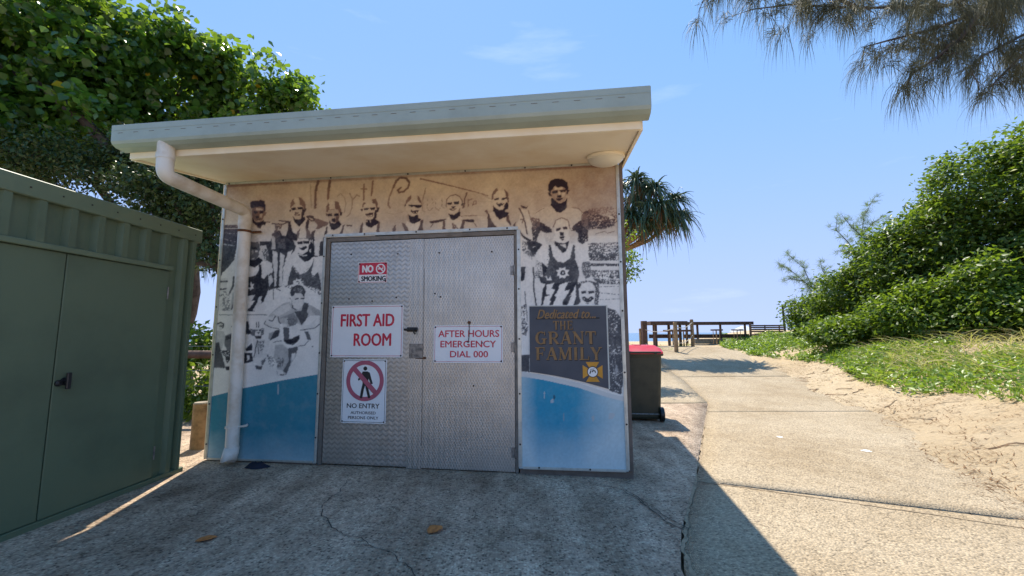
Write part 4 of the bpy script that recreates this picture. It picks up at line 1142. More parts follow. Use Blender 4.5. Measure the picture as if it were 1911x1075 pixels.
# ------------------------------------------------------------------ signs on the doors
def sign(name, px, label, yb, border=None, inset=.012, bw=.004, rad=.012):
    x0, z0, x1, z1 = rectpx(px); cx, cz = (x0+x1)/2, (z0+z1)/2; hw, hh = (x1-x0)/2, (z1-z0)/2
    wp = PA+BT*cx; o = empty(name, (wp[0], wp[1], 0), BRZ, label, 'sign')
    def rr(w, h, r, n=5):
        P = []
        for sx_, sz_, a0 in ((1, 1, 0), (-1, 1, 90), (-1, -1, 180), (1, -1, 270)):
            for i in range(n+1):
                a = math.radians(a0+90*i/n); P.append((sx_*(w-r)+r*math.cos(a), cz+sz_*(h-r)+r*math.sin(a)))
        return P
    MB().prism(rr(hw, hh, rad), yb-.0025, yb).build('plate', M['sign_white'], o)
    if border:
        a, b = rr(hw-inset, hh-inset, rad*.6), rr(hw-inset-bw, hh-inset-bw, rad*.45); n = len(a); y = yb-.0031
        MB().add([(x, y, z) for x, z in a]+[(x, y, z) for x, z in b], [(i, (i+1) % n, n+(i+1) % n, n+i) for i in range(n)]).build('border', M[border], o)
    for sx_ in (-1, 1):
        for sz_ in (-1, 1):
            screw(sx_*(hw-.016), cz+sz_*(hh-.016), yb-.003, o)
    return o, cx, yb-.0032
def loc(b, cx): return (b[0]-cx, b[1], b[2]-cx, b[3])
def ringm(cx, cz, r0, r1, y, n=40):
    v = [(cx+r*math.cos(2*math.pi*i/n), y, cz+r*math.sin(2*math.pi*i/n)) for r in (r0, r1) for i in range(n)]
    return MB().add(v, [(i, n+i, n+(i+1) % n, (i+1) % n) for i in range(n)])
s1, cx, y = sign('first_aid_sign', [(618, 570), (752, 569), (750, 667), (615, 667)], 'large white sign reading FIRST AID ROOM in red on the left door leaf', -.0045, 'sign_red', .012, .0045)
lettering('FIRST AID', *loc(pxbox(634, 586, 734, 609), cx), y, 'sign_red', s1, 0.035); lettering('ROOM', *loc(pxbox(658, 622, 728, 646), cx), y, 'sign_red', s1, 0.035)
s2, cx, y = sign('no_smoking_sign', [(667, 490), (722, 488), (721, 527), (667, 528)], 'small red and white NO SMOKING sticker high on the left door leaf', -.0045, 'sign_red', .005, .004, .01)
b = loc(pxbox(669, 491, 720, 511), cx); MB().box(b[0], y-.0006, b[1], b[2], y, b[3]).build('red_field', M['sign_red'], s2)
b2 = loc(pxbox(674, 494.5, 695, 508), cx); lettering('NO', *b2, y-.0012, 'sign_white', s2, .07); lettering('SMOKING', *loc(pxbox(672, 515, 718, 523.5), cx), y, 'sign_black', s2, .06)
cc_ = loc(pxbox(699, 491.5, 718, 510.5), cx); mx_, mz_ = (cc_[0]+cc_[2])/2, (cc_[1]+cc_[3])/2; rr_ = (cc_[2]-cc_[0])/2*.92
ringm(mx_, mz_, rr_, rr_*.76, y-.0013).build('symbol_ring', M['sign_white'], s2)
sym = MB().prism([(mx_-rr_*.66, mz_+rr_*.5), (mx_-rr_*.5, mz_+rr_*.66), (mx_+rr_*.66, mz_-rr_*.5), (mx_+rr_*.5, mz_-rr_*.66)], y-.0018, y-.0007); sym.build('symbol_bar', M['sign_white'], s2)
MB().box(mx_-rr_*.6, y-.0011, mz_-rr_*.12, mx_+rr_*.35, y-.0007, mz_+rr_*.08).box(mx_+rr_*.4, y-.0011, mz_-rr_*.1, mx_+rr_*.55, y-.0007, mz_+rr_*.45).build('symbol_cigarette', M['sign_white'], s2)
s3, cx, y = sign('no_entry_sign', [(639, 671), (721, 671), (718, 791), (634, 790)], 'tall white NO ENTRY sign with a barred walking figure, below FIRST AID ROOM', -.0045, 'sign_black', .010, .004)
c0 = fac(679, 711, .03); mx_, mz_ = c0[0]-cx, c0[1]; R1 = (pxbox(645, 676, 713, 747)[2]-pxbox(645, 676, 713, 747)[0])/2
fig = MB(); fr = lambda a, b: (mx_+a*R1, mz_+b*R1)
def fpoly(*p): fig.prism([fr(*q) for q in p], y-.0009-.00003*len(fig.f), y)
fpoly(*[(.0+.105*math.cos(t), .60+.105*math.sin(t)) for t in np.linspace(0, 6.28, 13)[:-1]])
fpoly((-.14, .45), (.12, .46), (.22, .38), (.18, .0), (.16, -.18), (-.12, -.18), (-.14, .1))
fpoly((.12, .45), (.24, .40), (.33, .12), (.42, -.14), (.32, -.18), (.22, .05), (.14, .25))
fpoly((-.14, .45), (-.04, .3), (-.16, .12), (-.34, .0), (-.38, .08), (-.24, .2))
fpoly((-.12, -.15), (.04, -.15), (-.04, -.42), (-.12, -.86), (-.25, -.86), (-.19, -.45))
fpoly((.0, -.15), (.16, -.15), (.20, -.42), (.32, -.82), (.20, -.86), (.08, -.45))
fig.build('symbol_figure', M['sign_black'], s3)
ringm(mx_, mz_, R1, R1*.79, y-.002).build('symbol_ring', M['sign_pink_red'], s3)
t_ = .085; d_ = .62
MB().prism([fr(-d_-t_, d_-t_), fr(-d_+t_, d_+t_), fr(d_+t_, -d_+t_), fr(d_-t_, -d_-t_)], y-.0030, y-.0022).build('symbol_bar', M['sign_pink_red'], s3)
lettering('NO ENTRY', *loc(pxbox(645, 753, 706, 763.5), cx), y, 'sign_black', s3, 0.03); lettering('AUTHORISED', *loc(pxbox(652, 768, 699, 774.5), cx), y, 'sign_black', s3, 0.03); lettering('PERSONS ONLY', *loc(pxbox(647, 777, 704, 784), cx), y, 'sign_black', s3, 0.03)
s4, cx, y = sign('emergency_sign', [(809, 607), (938, 607), (938, 678), (808, 677)], 'white sign reading AFTER HOURS EMERGENCY DIAL 000 on the right door leaf', -.0045, 'sign_red', .010, .0035)
for s, b in (('AFTER HOURS', (816.5, 616.5, 931, 629)), ('EMERGENCY', (820.5, 636, 925, 648.5)), ('DIAL 000', (838.5, 655, 910, 667.5))): lettering(s, *loc(pxbox(*b), cx), y, 'sign_red', s4, 0.03)
# ------------------------------------------------------------------ green storage shed
SP = np.array([-3.13, 4.02, 0.]); ST = np.array([-.04924, -.99879, 0]); SRZ = math.atan2(ST[1], ST[0])
shed = empty('storage_shed', tuple(SP), SRZ, 'dark green ribbed metal shed with double doors at the left edge', 'shed')
SL = 3.6; HT = 2.23
MB().box(0, -2.0, 0.03, SL, -.02, HT).build('wall', M['shed_green'], shed)
MB().box(-.012, -2.05, HT-.012, SL+.03, .03, HT+.115, .006).build('roof_cap', M['shed_cap'], shed)
MB().box(0, -.019, .012, SL, .026, .075, .004).build('base_rail', M['shed_green'], shed)
def rib(s, z0, z1, name='rib', w=.05): 
    p = [(s-w, -.0195), (s-w*.55, .022), (s+w*.55, .022), (s+w, -.0195)]; n = 4
    return MB().add([(a, b, z0) for a, b in p]+[(a, b, z1) for a, b in p], [(0, 1, 2, 3), (7, 6, 5, 4)]+[(j, j+4, (j+1) % 4+4, (j+1) % 4) for j in range(4)]).build(name, M['shed_green'], shed)
for i in range(8): rib(.36+i*.192, 1.935, HT-.013, w=.042)
for i in range(8): rib(.36+8*.192+i*.192, 1.935, HT-.013, w=.042)
rib(.168, .076, HT-.013, w=.042); rib(.062, .076, HT-.013, w=.03)
MB().box(.29, -.0195, 1.892, SL-.6, .034, 1.932, .004).build('door_header', M['shed_cap'], shed)
for a, b in ((.31, 1.132), (1.140, 1.97)):
    d = MB().box(a, -.0193, .078, b, .008, 1.888, .003).build('door', M['shed_green'], shed)
    if a < 1:
        MB().lathe([(.028, .0085), (.026, .016), (.012, .018), (.012, .035)], 16, (1.066, 0, .984), 'Y').box(1.052, .034, .93, 1.082, .052, 1.045, .005).build('handle', M['black_plastic'], d)
        MB().lathe([(.022, .0085), (.022, .018), (.01, .024)], 14, (1.105, 0, .975), 'Y').build('lock', M['black_plastic'], d)
    for z in (.284, 1.687):
        x = .313 if a < 1 else 1.968; MB().tube([(x-.006, .012, z-.055), (x-.006, .012, z+.055)], .006, 8).build('hinge', M['steel_hardware'], d)
for x in np.arange(.08, 3.5, .19):
    for z, y in ((HT+.05, .0325),):
        o = screw_me.copy(); col.objects.link(o); o.parent = shed; o.location = (float(x), y, z); o.rotation_euler = (0, 0, math.pi); o.scale = (.7, .7, .7)
for z in (.5, 1.0, 1.5):
    o = screw_me.copy(); col.objects.link(o); o.parent = shed; o.location = (.115, -.017, z); o.rotation_euler = (0, 0, math.pi); o.scale = (.8, .8, .8)
# ------------------------------------------------------------------ foliage helpers
def inst_mesh(name, tv, tf, R, T, tint, mat, parent=None, smooth=False):
    """many copies of a tiny triangle template, one mesh; tint = one value per copy"""
    tv = np.asarray(tv, float); tf = np.asarray(tf, int); N = len(T); k = len(tv)
    V = (np.einsum('nij,kj->nki', R, tv)+T[:, None, :]).reshape(-1, 3); F = (tf[None]+(np.arange(N)*k)[:, None, None]).reshape(-1)
    me = bpy.data.meshes.new(name); me.vertices.add(len(V)); me.vertices.foreach_set('co', V.astype(np.float32).ravel())
    me.loops.add(len(F)); me.loops.foreach_set('vertex_index', F.astype(np.int32)); me.polygons.add(len(F)//3); me.polygons.foreach_set('loop_start', np.arange(0, len(F), 3, dtype=np.int32)); me.update(calc_edges=True)
    a = me.attributes.new('tint', 'FLOAT', 'POINT'); a.data.foreach_set('value', np.repeat(tint, k).astype(np.float32))
    me.materials.append(mat); o = bpy.data.objects.new(name, me); col.objects.link(o)
    if parent: o.parent = parent
    return o
def unit(a): return a/np.maximum(np.linalg.norm(a, axis=-1, keepdims=True), 1e-9)
def frames(nrm, tip, size):
    """columns: x = across, y = towards tip, z = normal"""
    y = unit(tip - nrm*np.sum(tip*nrm, -1, keepdims=True)); x = np.cross(y, nrm); R = np.stack([x, y, nrm], -1); return R*size[:, None, None]
HEART = ([(0, 0, 0), (-.42, .18, -.03), (-.46, .5, .04), (0, 1.05, -.16), (.46, .5, .04), (.42, .18, -.03), (0, .5, -.06)], [(0, 6, 1), (1, 6, 2), (2, 6, 3), (3, 6, 4), (4, 6, 5), (5, 6, 0)])
OVAL = ([(0, 0, 0), (-.26, .45, .05), (0, 1, -.08), (.26, .45, .05)], [(0, 2, 1), (0, 3, 2)])
BLADE = ([(-.03, 0, 0), (.03, 0, 0), (-.022, .5, .0), (.022, .5, .0), (0, 1, 0)], [(0, 1, 3), (0, 3, 2), (2, 3, 4)])
def crown_pts(lobes, n_clump, per, clump_r, rng, shell=.55):
    vol = np.array([l[1][0]*l[1][1]*l[1][2] for l in lobes])**.75; cnt = np.maximum(1, (n_clump*vol/vol.sum()).astype(int)); C_, O_ = [], []
    for (c, r), m in zip(lobes, cnt):
        d = unit(rng.normal(size=(m, 3))); rad = (shell+(1-shell)*rng.random(m)**.6); C_.append(np.array(c)+d*rad[:, None]*np.array(r)); O_.append(d)
    C_ = np.concatenate(C_); O_ = np.concatenate(O_); k = len(C_)
    P = np.repeat(C_, per, 0)+rng.normal(size=(k*per, 3))*clump_r*np.array([1, 1, .7]); O = np.repeat(O_, per, 0); ct = np.repeat(rng.random(k), per)
    return P, O, ct, C_
def crown(name, lobes, n_clump, per, clump_r, size, tmpl, mat, parent, rng, droop=.5, up=.6, spread=.8, sizevar=.35, shell=.55, yellow=.01):
    P, O, ct, C_ = crown_pts(lobes, n_clump, per, clump_r, rng, shell); N = len(P)
    nrm = unit(O*.35+np.array([0, 0, up])+rng.normal(size=(N, 3))*spread); tip = unit(O*.6+rng.normal(size=(N, 3))*.7+np.array([0, 0, -droop]))
    s = size*(1+(rng.random(N)-.5)*2*sizevar); t = np.clip(ct*.5+rng.random(N)*.42, 0, .92); t[rng.random(N) < yellow] = 1
    loc0 = np.array(parent.location) if parent else 0
    o = inst_mesh(name, *tmpl, frames(nrm, tip, s), P-loc0, t, mat, parent); return o, C_
def limb_pts(a, b, rng, sag=.12, n=6):
    a, b = np.array(a, float), np.array(b, float); L_ = np.linalg.norm(b-a); off = rng.normal(size=3)*L_*sag
    return [tuple(a+(b-a)*t+off*math.sin(math.pi*t)+rng.normal(size=3)*L_*.015*(0 < t < 1)) for t in np.linspace(0, 1, n)]
def tree(name, label, base, fork, trunk_r, lobes, n_clump, per, clump_r, size, tmpl, leafmat, barkmat, seed, group=None, cat='tree', twigs=40, nlimb=99, **kw):
    rng = np.random.default_rng(seed); o = empty(name, tuple(base), 0, label, cat, group); b = np.array(base)
    tp = limb_pts(base, fork, rng, .06, 7); MB().tube([tuple(np.array(p)-b) for p in tp], list(np.linspace(trunk_r, trunk_r*.62, 7)), 10).build('trunk', M[barkmat], o, True)
    for c, r in lobes[:nlimb]:
        p = limb_pts(fork, c, rng, .12, 7); lb = MB().tube([tuple(np.array(q)-b) for q in p], list(np.linspace(trunk_r*.5, trunk_r*.13, 7)), 7).build('limb', M[barkmat], o, True)
    cr, C_ = crown('crown', lobes, n_clump, per, clump_r, size, tmpl, M[leafmat], o, rng, **kw)
    tw = MB(); cs = [np.array(c) for c, r in lobes]
    for i in rng.permutation(len(C_))[:twigs]:
        q = C_[i]; j = int(np.argmin([np.linalg.norm(q-c) for c in cs])); tw.tube([tuple(np.array(w)-b) for w in limb_pts(cs[j], q, rng, .12, 4)], [trunk_r*.12, trunk_r*.09, trunk_r*.06, trunk_r*.03], 5)
    if twigs: t_ = tw.build('twig', M[barkmat], o); t_['kind'] = 'stuff'
    return o
# ------------------------------------------------------------------ big cottonwood behind the shed
lb = [(atY(60, 120, 9.5), (2.6, 2.2, 2.3)), (atY(-190, 90, 9.0), (3.0, 2.4, 2.6)), (atY(200, 125, 10), (1.9, 1.8, 1.75)), (atY(345, 150, 11), (1.85, 1.6, 1.55)), (atY(455, 170, 11.5), (1.6, 1.5, 1.4)),
      (atY(560, 205, 12), (1.15, 1.2, .9)), (atY(120, 245, 9.5), (2.2, 1.6, .9)), (atY(-80, 255, 8.6), (2.0, 1.6, 1.2)), (atY(320, 250, 10.8), (1.6, 1.4, .6)), (atY(450, 240, 11.3), (1.3, 1.2, .6))]
_rg = np.random.default_rng(5)
kn = []
for c, r in lb:
    for i in range(5):
        d = unit(_rg.normal(size=(1, 3)))[0]; q = np.array(c)+d*np.array(r)*.72; k_ = .22+.16*_rg.random(); kn.append((q, (r[0]*k_, r[1]*k_, r[2]*k_*.9)))
lb = [(tuple(c), tuple(.86*q for q in r)) for c, r in lb]; trunkl = lb+[]; lb += [(tuple(c), r) for c, r in kn]
tree('cottonwood_tree', 'large spreading broadleaf tree with heart-shaped leaves behind the green shed', (-8.6, 10.2, 0), (-8.0, 10.0, 3.3), .30, lb, 700, 68, .24, .16, HEART, 'leaf_cottonwood', 'bark_dark', 11, twigs=90, droop=.8, up=.6, spread=1.0, shell=.6, yellow=.003, nlimb=10)
lb = [(tuple(c), r) for c, r in [(atY(315, 350, 7.9), (1.0, .8, .5)), (atY(385, 350, 7.7), (.55, .7, .8)), (atY(395, 440, 7.9), (.22, .6, .55)), (atY(345, 410, 8.3), (.8, .6, .5)), (atY(215, 320, 8.6), (1.1, .7, .45)), (atY(60, 290, 8.4), (1.3, .7, .5)), (atY(290, 290, 8.6), (.9, .7, .5))]]
tree('fig_tree', 'dense dark small-leaved tree in the gap between shed and hut', (-6.0, 8.3, 0), (-5.6, 8.2, 2.6), .16, lb, 460, 55, .20, .09, OVAL, 'leaf_fig', 'bark_dark', 12, twigs=60, shell=.3)
tree('gap_shrub', 'leafy green shrub low behind the wire fence in the gap', (-5.3, 7.2, 0), (-5.3, 7.2, .45), .04, [(tuple(atY(380, 655, 7.2)), (.6, .4, .42)), (tuple(atY(380, 740, 6.6)), (.5, .4, .4))], 60, 50, .13, .10, OVAL, 'leaf_shrub', 'bark_dark', 13, cat='shrub', twigs=8, shell=.3)
# ------------------------------------------------------------------ dune thicket on the right
def shrub(label, px, py, Y, r, n, seed, mat='leaf_shrub_dark', size=.125, name='dune_shrub'):
    c = atY(px, py, Y); g = float(terrain(c[0], c[1])); base = (c[0], c[1], g); rg = np.random.default_rng(seed+500)
    lob = [(tuple(c), tuple(.93*q for q in r)), ((c[0], c[1]-.1, g+r[2]*.45), (r[0], r[1], max(.4, r[2]*.55)))]
    for i in range(6):                                   # uneven knobs over the mass
        d = unit(rg.normal(size=(1, 3)))[0]; d[2] = abs(d[2])*.9; q = np.array(c)+d*np.array(r)*.66; k_ = .28+.16*rg.random(); lob.append((tuple(q), (r[0]*k_, r[1]*k_, r[2]*k_)))
    return tree(name, label, base, (c[0], c[1], g+.35*max(.6, c[2]-g)), .07, lob, n, 60, .17, size, OVAL, mat, 'bark_grey', seed, 'shrubs of the dune thicket', 'shrub', twigs=14, shell=.62, up=.85, droop=.1, spread=.7, yellow=.02)
shrub('low far dune shrub beside the slatted bench, smallest of the thicket', 1540, 592, 15, (1.2, 1.2, .85), 130, 21)
shrub('rounded dark dune shrub right of the smallest one in the thicket', 1612, 560, 13.5, (1.5, 1.4, 1.45), 230, 22)
shrub('mid-height dark dune shrub at the middle of the thicket skyline', 1695, 522, 12.2, (1.75, 1.5, 1.85), 380, 23)
shrub('tall dark dune shrub second from the right edge of the photo', 1790, 485, 11.2, (1.9, 1.6, 2.2), 470, 24)
shrub('tallest dark dune shrub, cut off by the right edge of the photo', 1905, 425, 10.2, (2.1, 1.7, 2.8), 600, 25)
shrub('bright green low shrub at the front of the thicket, leftmost', 1600, 622, 12.0, (1.5, .9, .45), 130, 26, 'leaf_shrub', .12)
shrub('bright green front shrub between the two other bright ones', 1735, 585, 10.4, (1.2, .9, .8), 150, 27, 'leaf_shrub', .12)
shrub('bright green front shrub nearest the right edge', 1850, 555, 9.5, (1.1, .8, 1.05), 150, 28, 'leaf_shrub', .125)
shrub('dark shrub wholly filling the top right corner of the thicket', 2040, 400, 9.6, (2.0, 1.6, 2.9), 300, 30)
shrub('shady green shrub overhanging the right edge behind the dry grass', 1970, 590, 8.8, (1.3, .9, 1.0), 140, 29, 'leaf_shrub', .12)
# foliage peeping past the hut
tree('coastal_sapling', 'slim grey-green sapling peeping past the right wall of the hut', (2.4, 10.3, .1), (2.5, 10.3, 2.2), .05, [(tuple(atY(1158, 490, 10)), (.42, .4, .5)), (tuple(atY(1155, 440, 10.2)), (.36, .3, .25))], 40, 46, .12, .085, OVAL, 'leaf_shrub', 'bark_grey', 31, twigs=14, shell=.3)
# ------------------------------------------------------------------ casuarinas: drooping needle tufts
NEEDLE = ([(-.5, 0, 0), (.5, 0, 0), (-.45, .33, 0), (.45, .33, 0), (-.35, .66, 0), (.35, .66, 0), (0, 1, 0)], [(0, 1, 3), (0, 3, 2), (2, 3, 5), (2, 5, 4), (4, 5, 6)])
def needles(name, orig, dirs, per, length, width, mat, parent, rng, droop=1.0, spread=.8, tbase=None):
    """curved ribbons: start along dirs, bend down"""
    k = len(orig); N = k*per; O = np.repeat(orig, per, 0)+rng.normal(size=(N, 3))*.03; D = unit(np.repeat(dirs, per, 0)+rng.normal(size=(N, 3))*spread)
    L_ = length*(.55+.6*rng.random(N)); s = np.array([0, .33, .66, 1.0]); down = np.array([0, 0, -1.0])
    pts = O[:, None]+D[:, None]*(L_[:, None]*(s-.42*s*s)[None])[..., None]+down*(L_[:, None]*(droop*.75*s*s)[None])[..., None]
    side = unit(np.cross(D, rng.normal(size=(N, 3))))*width; wd = np.array([.5, .45, .35, .0])
    A = pts-side[:, None]*wd[None, :, None]; B = pts+side[:, None]*wd[None, :, None]
    V = np.concatenate([A, B[:, :3]], 1).reshape(-1, 3)-np.array(parent.location)
    tf = np.array([(0, 4, 5), (0, 5, 1), (1, 5, 6), (1, 6, 2), (2, 6, 3)]); F = (tf[None]+(np.arange(N)*7)[:, None, None]).reshape(-1)
    me = bpy.data.meshes.new(name); me.vertices.add(len(V)); me.vertices.foreach_set('co', V.astype(np.float32).ravel()); me.loops.add(len(F)); me.loops.foreach_set('vertex_index', F.astype(np.int32))
    me.polygons.add(len(F)//3); me.polygons.foreach_set('loop_start', np.arange(0, len(F), 3, dtype=np.int32)); me.update(calc_edges=True)
    ct = np.repeat(rng.random(k) if tbase is None else tbase, per); t = np.clip(ct*.55+rng.random(N)*.4, 0, .98)
    a = me.attributes.new('tint', 'FLOAT', 'POINT'); a.data.foreach_set('value', np.repeat(t, 7).astype(np.float32)); me.materials.append(M[mat])
    o = bpy.data.objects.new(name, me); col.objects.link(o); o.parent = parent; return o
def casuarina(name, label, base, trunk, tr, limbs, step, per, length, width, mat, seed, jit=.12, droop=1.0, spread=.7, group=None, cat='tree', lr=.03, hang=.12):
    rng = np.random.default_rng(seed); o = empty(name, tuple(base), 0, label, cat, group); b = np.array(base, float)
    MB().tube([tuple(np.array(p)-b) for p in trunk], list(np.linspace(tr, tr*.4, len(trunk))), 10).build('trunk', M['bark_dark'], o, True)
    O_, D_ = [], []; tw = MB()
    for lp in limbs:
        lp = [np.array(p, float) for p in lp]; MB().tube([tuple(p-b) for p in lp], list(np.linspace(lr, lr*.22, len(lp))), 6).build('limb', M['bark_dark'], o, True)
        for a, c in zip(lp, lp[1:]):
            n = max(1, int(np.linalg.norm(c-a)/step))
            for i in range(n):
                q = a+(c-a)*(i+rng.random())/n; e = q+rng.normal(size=3)*jit*np.array([1, 1, .6])+np.array([0, 0, -hang*rng.random()])
                tw.tube([tuple(q-b), tuple((q+e)/2-b+rng.normal(size=3)*.02), tuple(e-b)], [lr*.2, lr*.15, lr*.1], 4); d = unit((c-a)[None])[0]
                O_.append(e); D_.append(d*.5+rng.normal(size=3)*.45+np.array([0, 0, .15]))
    t_ = tw.build('twig', M['bark_dark'], o); t_['kind'] = 'stuff'
    needles('crown', np.array(O_), unit(np.array(D_)), per, length, width, mat, o, rng, droop, spread); return o
Yb = 4.6
def cp(*q): return [tuple(atY(x, y, Y)) for x, y, Y in q]
limbs = [cp((2150, -120, 5.2), (1940, -40, 5.0), (1760, 12, 4.8), (1600, 15, 4.7), (1480, 8, 4.6), (1400, 18, 4.6)), cp((1600, 15, 4.7), (1530, -20, 4.5), (1420, -35, 4.4), (1330, -22, 4.4), (1310, 5, 4.4)),
         cp((1940, -40, 5.0), (1830, 20, 4.7), (1740, 55, 4.6), (1660, 75, 4.5), (1612, 88, 4.5)), cp((1830, 20, 4.7), (1790, 75, 4.5), (1745, 110, 4.5), (1700, 140, 4.45), (1690, 165, 4.4)),
         cp((2150, -20, 5.0), (1960, 40, 4.8), (1880, 80, 4.7), (1825, 110, 4.6), (1810, 140, 4.5)), cp((1960, 40, 4.8), (1920, 90, 4.7), (1880, 130, 4.6), (1850, 160, 4.6)), cp((2150, 60, 5.0), (2000, 90, 4.9), (1930, 100, 4.8), (1900, 90, 4.8)),
         cp((1760, 12, 4.8), (1700, -10, 5.4), (1600, -30, 5.6), (1480, -40, 5.6)), cp((1940, -40, 5.0), (1900, 0, 5.6), (1840, 30, 5.8), (1780, 50, 5.8)), cp((1790, 75, 4.5), (1760, 90, 4.9), (1730, 80, 5.2), (1690, 60, 5.3)),
         cp((1900, -30, 4.6), (1840, -10, 4.4), (1770, -25, 4.3), (1690, -20, 4.2), (1620, -30, 4.2), (1540, -10, 4.2))]
root = (9.6, 4.4, float(terrain(9.6, 4.4)))
casuarina('overhanging_casuarina', 'casuarina boughs with drooping needles hanging into the sky at top right', root, [root, (9.5, 4.5, 2.5), (9.2, 4.6, 4.6), tuple(atY(2150, -60, 5.1)), tuple(atY(2150, -160, 5.1))], .2, limbs, .075, 44, .40, .0055, 'leaf_casuarina', 41, .13, 1.05, .62, lr=.026)
def sap(label, base, limbs, seed):
    b = tuple(atY(*base)); b = (b[0], b[1], float(terrain(b[0], b[1])))
    L_ = [cp(*l) for l in limbs]; casuarina('casuarina_sapling', label, b, [b, L_[0][0]], .06, L_, .085, 30, .46, .0075, 'leaf_casuarina_far', seed, .1, .25, .9, 'casuarina saplings behind the thicket', lr=.022, hang=.0)
sap('wispy casuarina sapling reaching left towards the slatted bench', (1580, 600, 17), [[(1580, 600, 17), (1545, 560, 17), (1500, 525, 17), (1470, 500, 17), (1450, 492, 17)], [(1545, 560, 17), (1515, 535, 17), (1500, 500, 17), (1465, 470, 17)], [(1500, 525, 17), (1475, 520, 17), (1462, 525, 17)], [(1580, 600, 17), (1560, 540, 17), (1535, 505, 17), (1530, 485, 17)], [(1560, 540, 17), (1530, 530, 17), (1505, 545, 17)]], 42)
sap('upright casuarina sapling rising above the middle of the thicket', (1640, 590, 16), [[(1640, 590, 16), (1615, 500, 16), (1608, 440, 16), (1612, 405, 16), (1632, 368, 16)], [(1615, 500, 16), (1585, 455, 16), (1562, 430, 16), (1560, 405, 16)], [(1608, 440, 16), (1590, 425, 16), (1570, 400, 16)], [(1615, 480, 16), (1580, 470, 16), (1560, 468, 16)], [(1608, 440, 16), (1630, 415, 16), (1650, 405, 16)]], 43)
casuarina('background_casuarina', 'bare-limbed dark casuarina behind the shed roof, under the broadleaf crown', (-7.2, 9.2, 0), [(-7.2, 9.2, 0), tuple(atY(300, 400, 9)), tuple(atY(262, 320, 9)), tuple(atY(215, 262, 9))], .2,
          [cp((262, 330, 9), (190, 300, 8.9), (120, 290, 8.8), (60, 300, 8.7)), cp((275, 360, 9), (330, 320, 9), (390, 300, 9), (420, 320, 9)), cp((330, 440, 9), (360, 390, 9), (372, 340, 9)), cp((240, 290, 9), (260, 250, 9), (300, 230, 9)), cp((300, 420, 9), (385, 450, 8.6), (402, 500, 8.4), (410, 520, 8.4)), cp((375, 440, 8.8), (385, 480, 8.6), (392, 510, 8.6))], .11, 26, .30, .009, 'leaf_casuarina_far', 44, .18, .8, .8, lr=.06)
# ------------------------------------------------------------------ pandanus
def pandanus():
    rng = np.random.default_rng(51); bx, by = 4.0, 15.2; base = (bx, by, float(terrain(bx, by))); o = empty('pandanus_tree', base, 0, 'pandanus palm with spiky drooping leaf heads behind the right of the hut', 'tree'); b = np.array(base)
    fork = np.array(atY(1135, 480, 15)); MB().tube([(0, 0, 0), tuple((fork-b)*.5+np.array([.15, 0, 0])), tuple(fork-b)], [.17, .14, .12], 10).build('trunk', M['bark_orange'], o, True)
    hd = [(1178, 402, 14.4), (1200, 412, 14.3), (1235, 385, 14.1), (1188, 335, 14.7), (1222, 350, 14.5), (1258, 372, 14.7), (1212, 385, 14.2), (1248, 402, 14.6), (1270, 402, 14.9), (1185, 372, 15.2), (1150, 345, 14.9), (1110, 350, 14.8), (1150, 390, 15.4), (1080, 380, 15), (1228, 412, 15.2), (1200, 350, 15.3)]
    for i, h in enumerate(hd):
        p = np.array(atY(*h)); q = fork+(p-fork)*.55+np.array([0, 0, -.25])
        MB().tube([tuple(fork-b), tuple(q-b), tuple(p-b)], [.075, .065, .05], 7).build('limb', M['bark_orange'], o, True)
        N = 92; D = unit(rng.normal(size=(N, 3))*np.array([1, 1, .7])+np.array([.12 if h[0] > 1200 else 0, -.1, .45])); L_ = .5+.55*rng.random(N); s = np.linspace(0, 1, 6)
        dr = .3+.8*rng.random(N); pts = p+D[:, None]*(L_[:, None]*(s-.12*s*s))[..., None]+np.array([0, 0, -1.])*((L_*dr)[:, None]*s[None]**2.4)[..., None]
        kink = rng.random(N) < .3; pts[kink, 4, 2] -= .10; pts[kink, 5, 2] -= .34
        side = unit(np.cross(D, np.array([0, 0, 1.])+rng.normal(size=(N, 3))*.25))*.035; wd = np.array([.9, 1, .95, .75, .45, .04]); mid = pts+np.array([0, 0, -.012])
        V = np.concatenate([pts-side[:, None]*wd[None, :, None], mid, pts+side[:, None]*wd[None, :, None]], 1).reshape(-1, 3)-b
        tf = np.array([t for j in range(5) for t in ((j, 6+j, 7+j), (j, 7+j, j+1), (6+j, 12+j, 13+j), (6+j, 13+j, 7+j))]); F = (tf[None]+(np.arange(N)*18)[:, None, None]).reshape(-1, 3)
        hm = mobj('leaf_head', V, [tuple(f) for f in F], M['leaf_pandanus'], o); a = hm.data.attributes.new('tint', 'FLOAT', 'POINT'); a.data.foreach_set('value', np.repeat(np.clip(rng.random(N)*.9, 0, 1), 18).astype(np.float32))
        K = 12; D = unit(rng.normal(size=(K, 3))*np.array([1, 1, .2])+np.array([0, 0, -.5])); L_ = .7+.4*rng.random(K)
        pts = p+np.array([0, 0, -.1])+D[:, None]*(L_[:, None]*(s*.5))[..., None]+np.array([0, 0, -1.])*((L_*.85)[:, None]*s[None]**1.3)[..., None]; side = unit(np.cross(D, rng.normal(size=(K, 3))))*.022
        V = np.concatenate([pts-side[:, None]*wd[None, :, None], pts+np.array([0, 0, .01]), pts+side[:, None]*wd[None, :, None]], 1).reshape(-1, 3)-b; F = (tf[None]+(np.arange(K)*18)[:, None, None]).reshape(-1, 3)
        hm = mobj('dead_leaf', V, [tuple(f) for f in F], M['leaf_dead'], o); a = hm.data.attributes.new('tint', 'FLOAT', 'POINT'); a.data.foreach_set('value', np.repeat(rng.random(K)*.6, 18).astype(np.float32)); hm['kind'] = 'stuff'
pandanus()
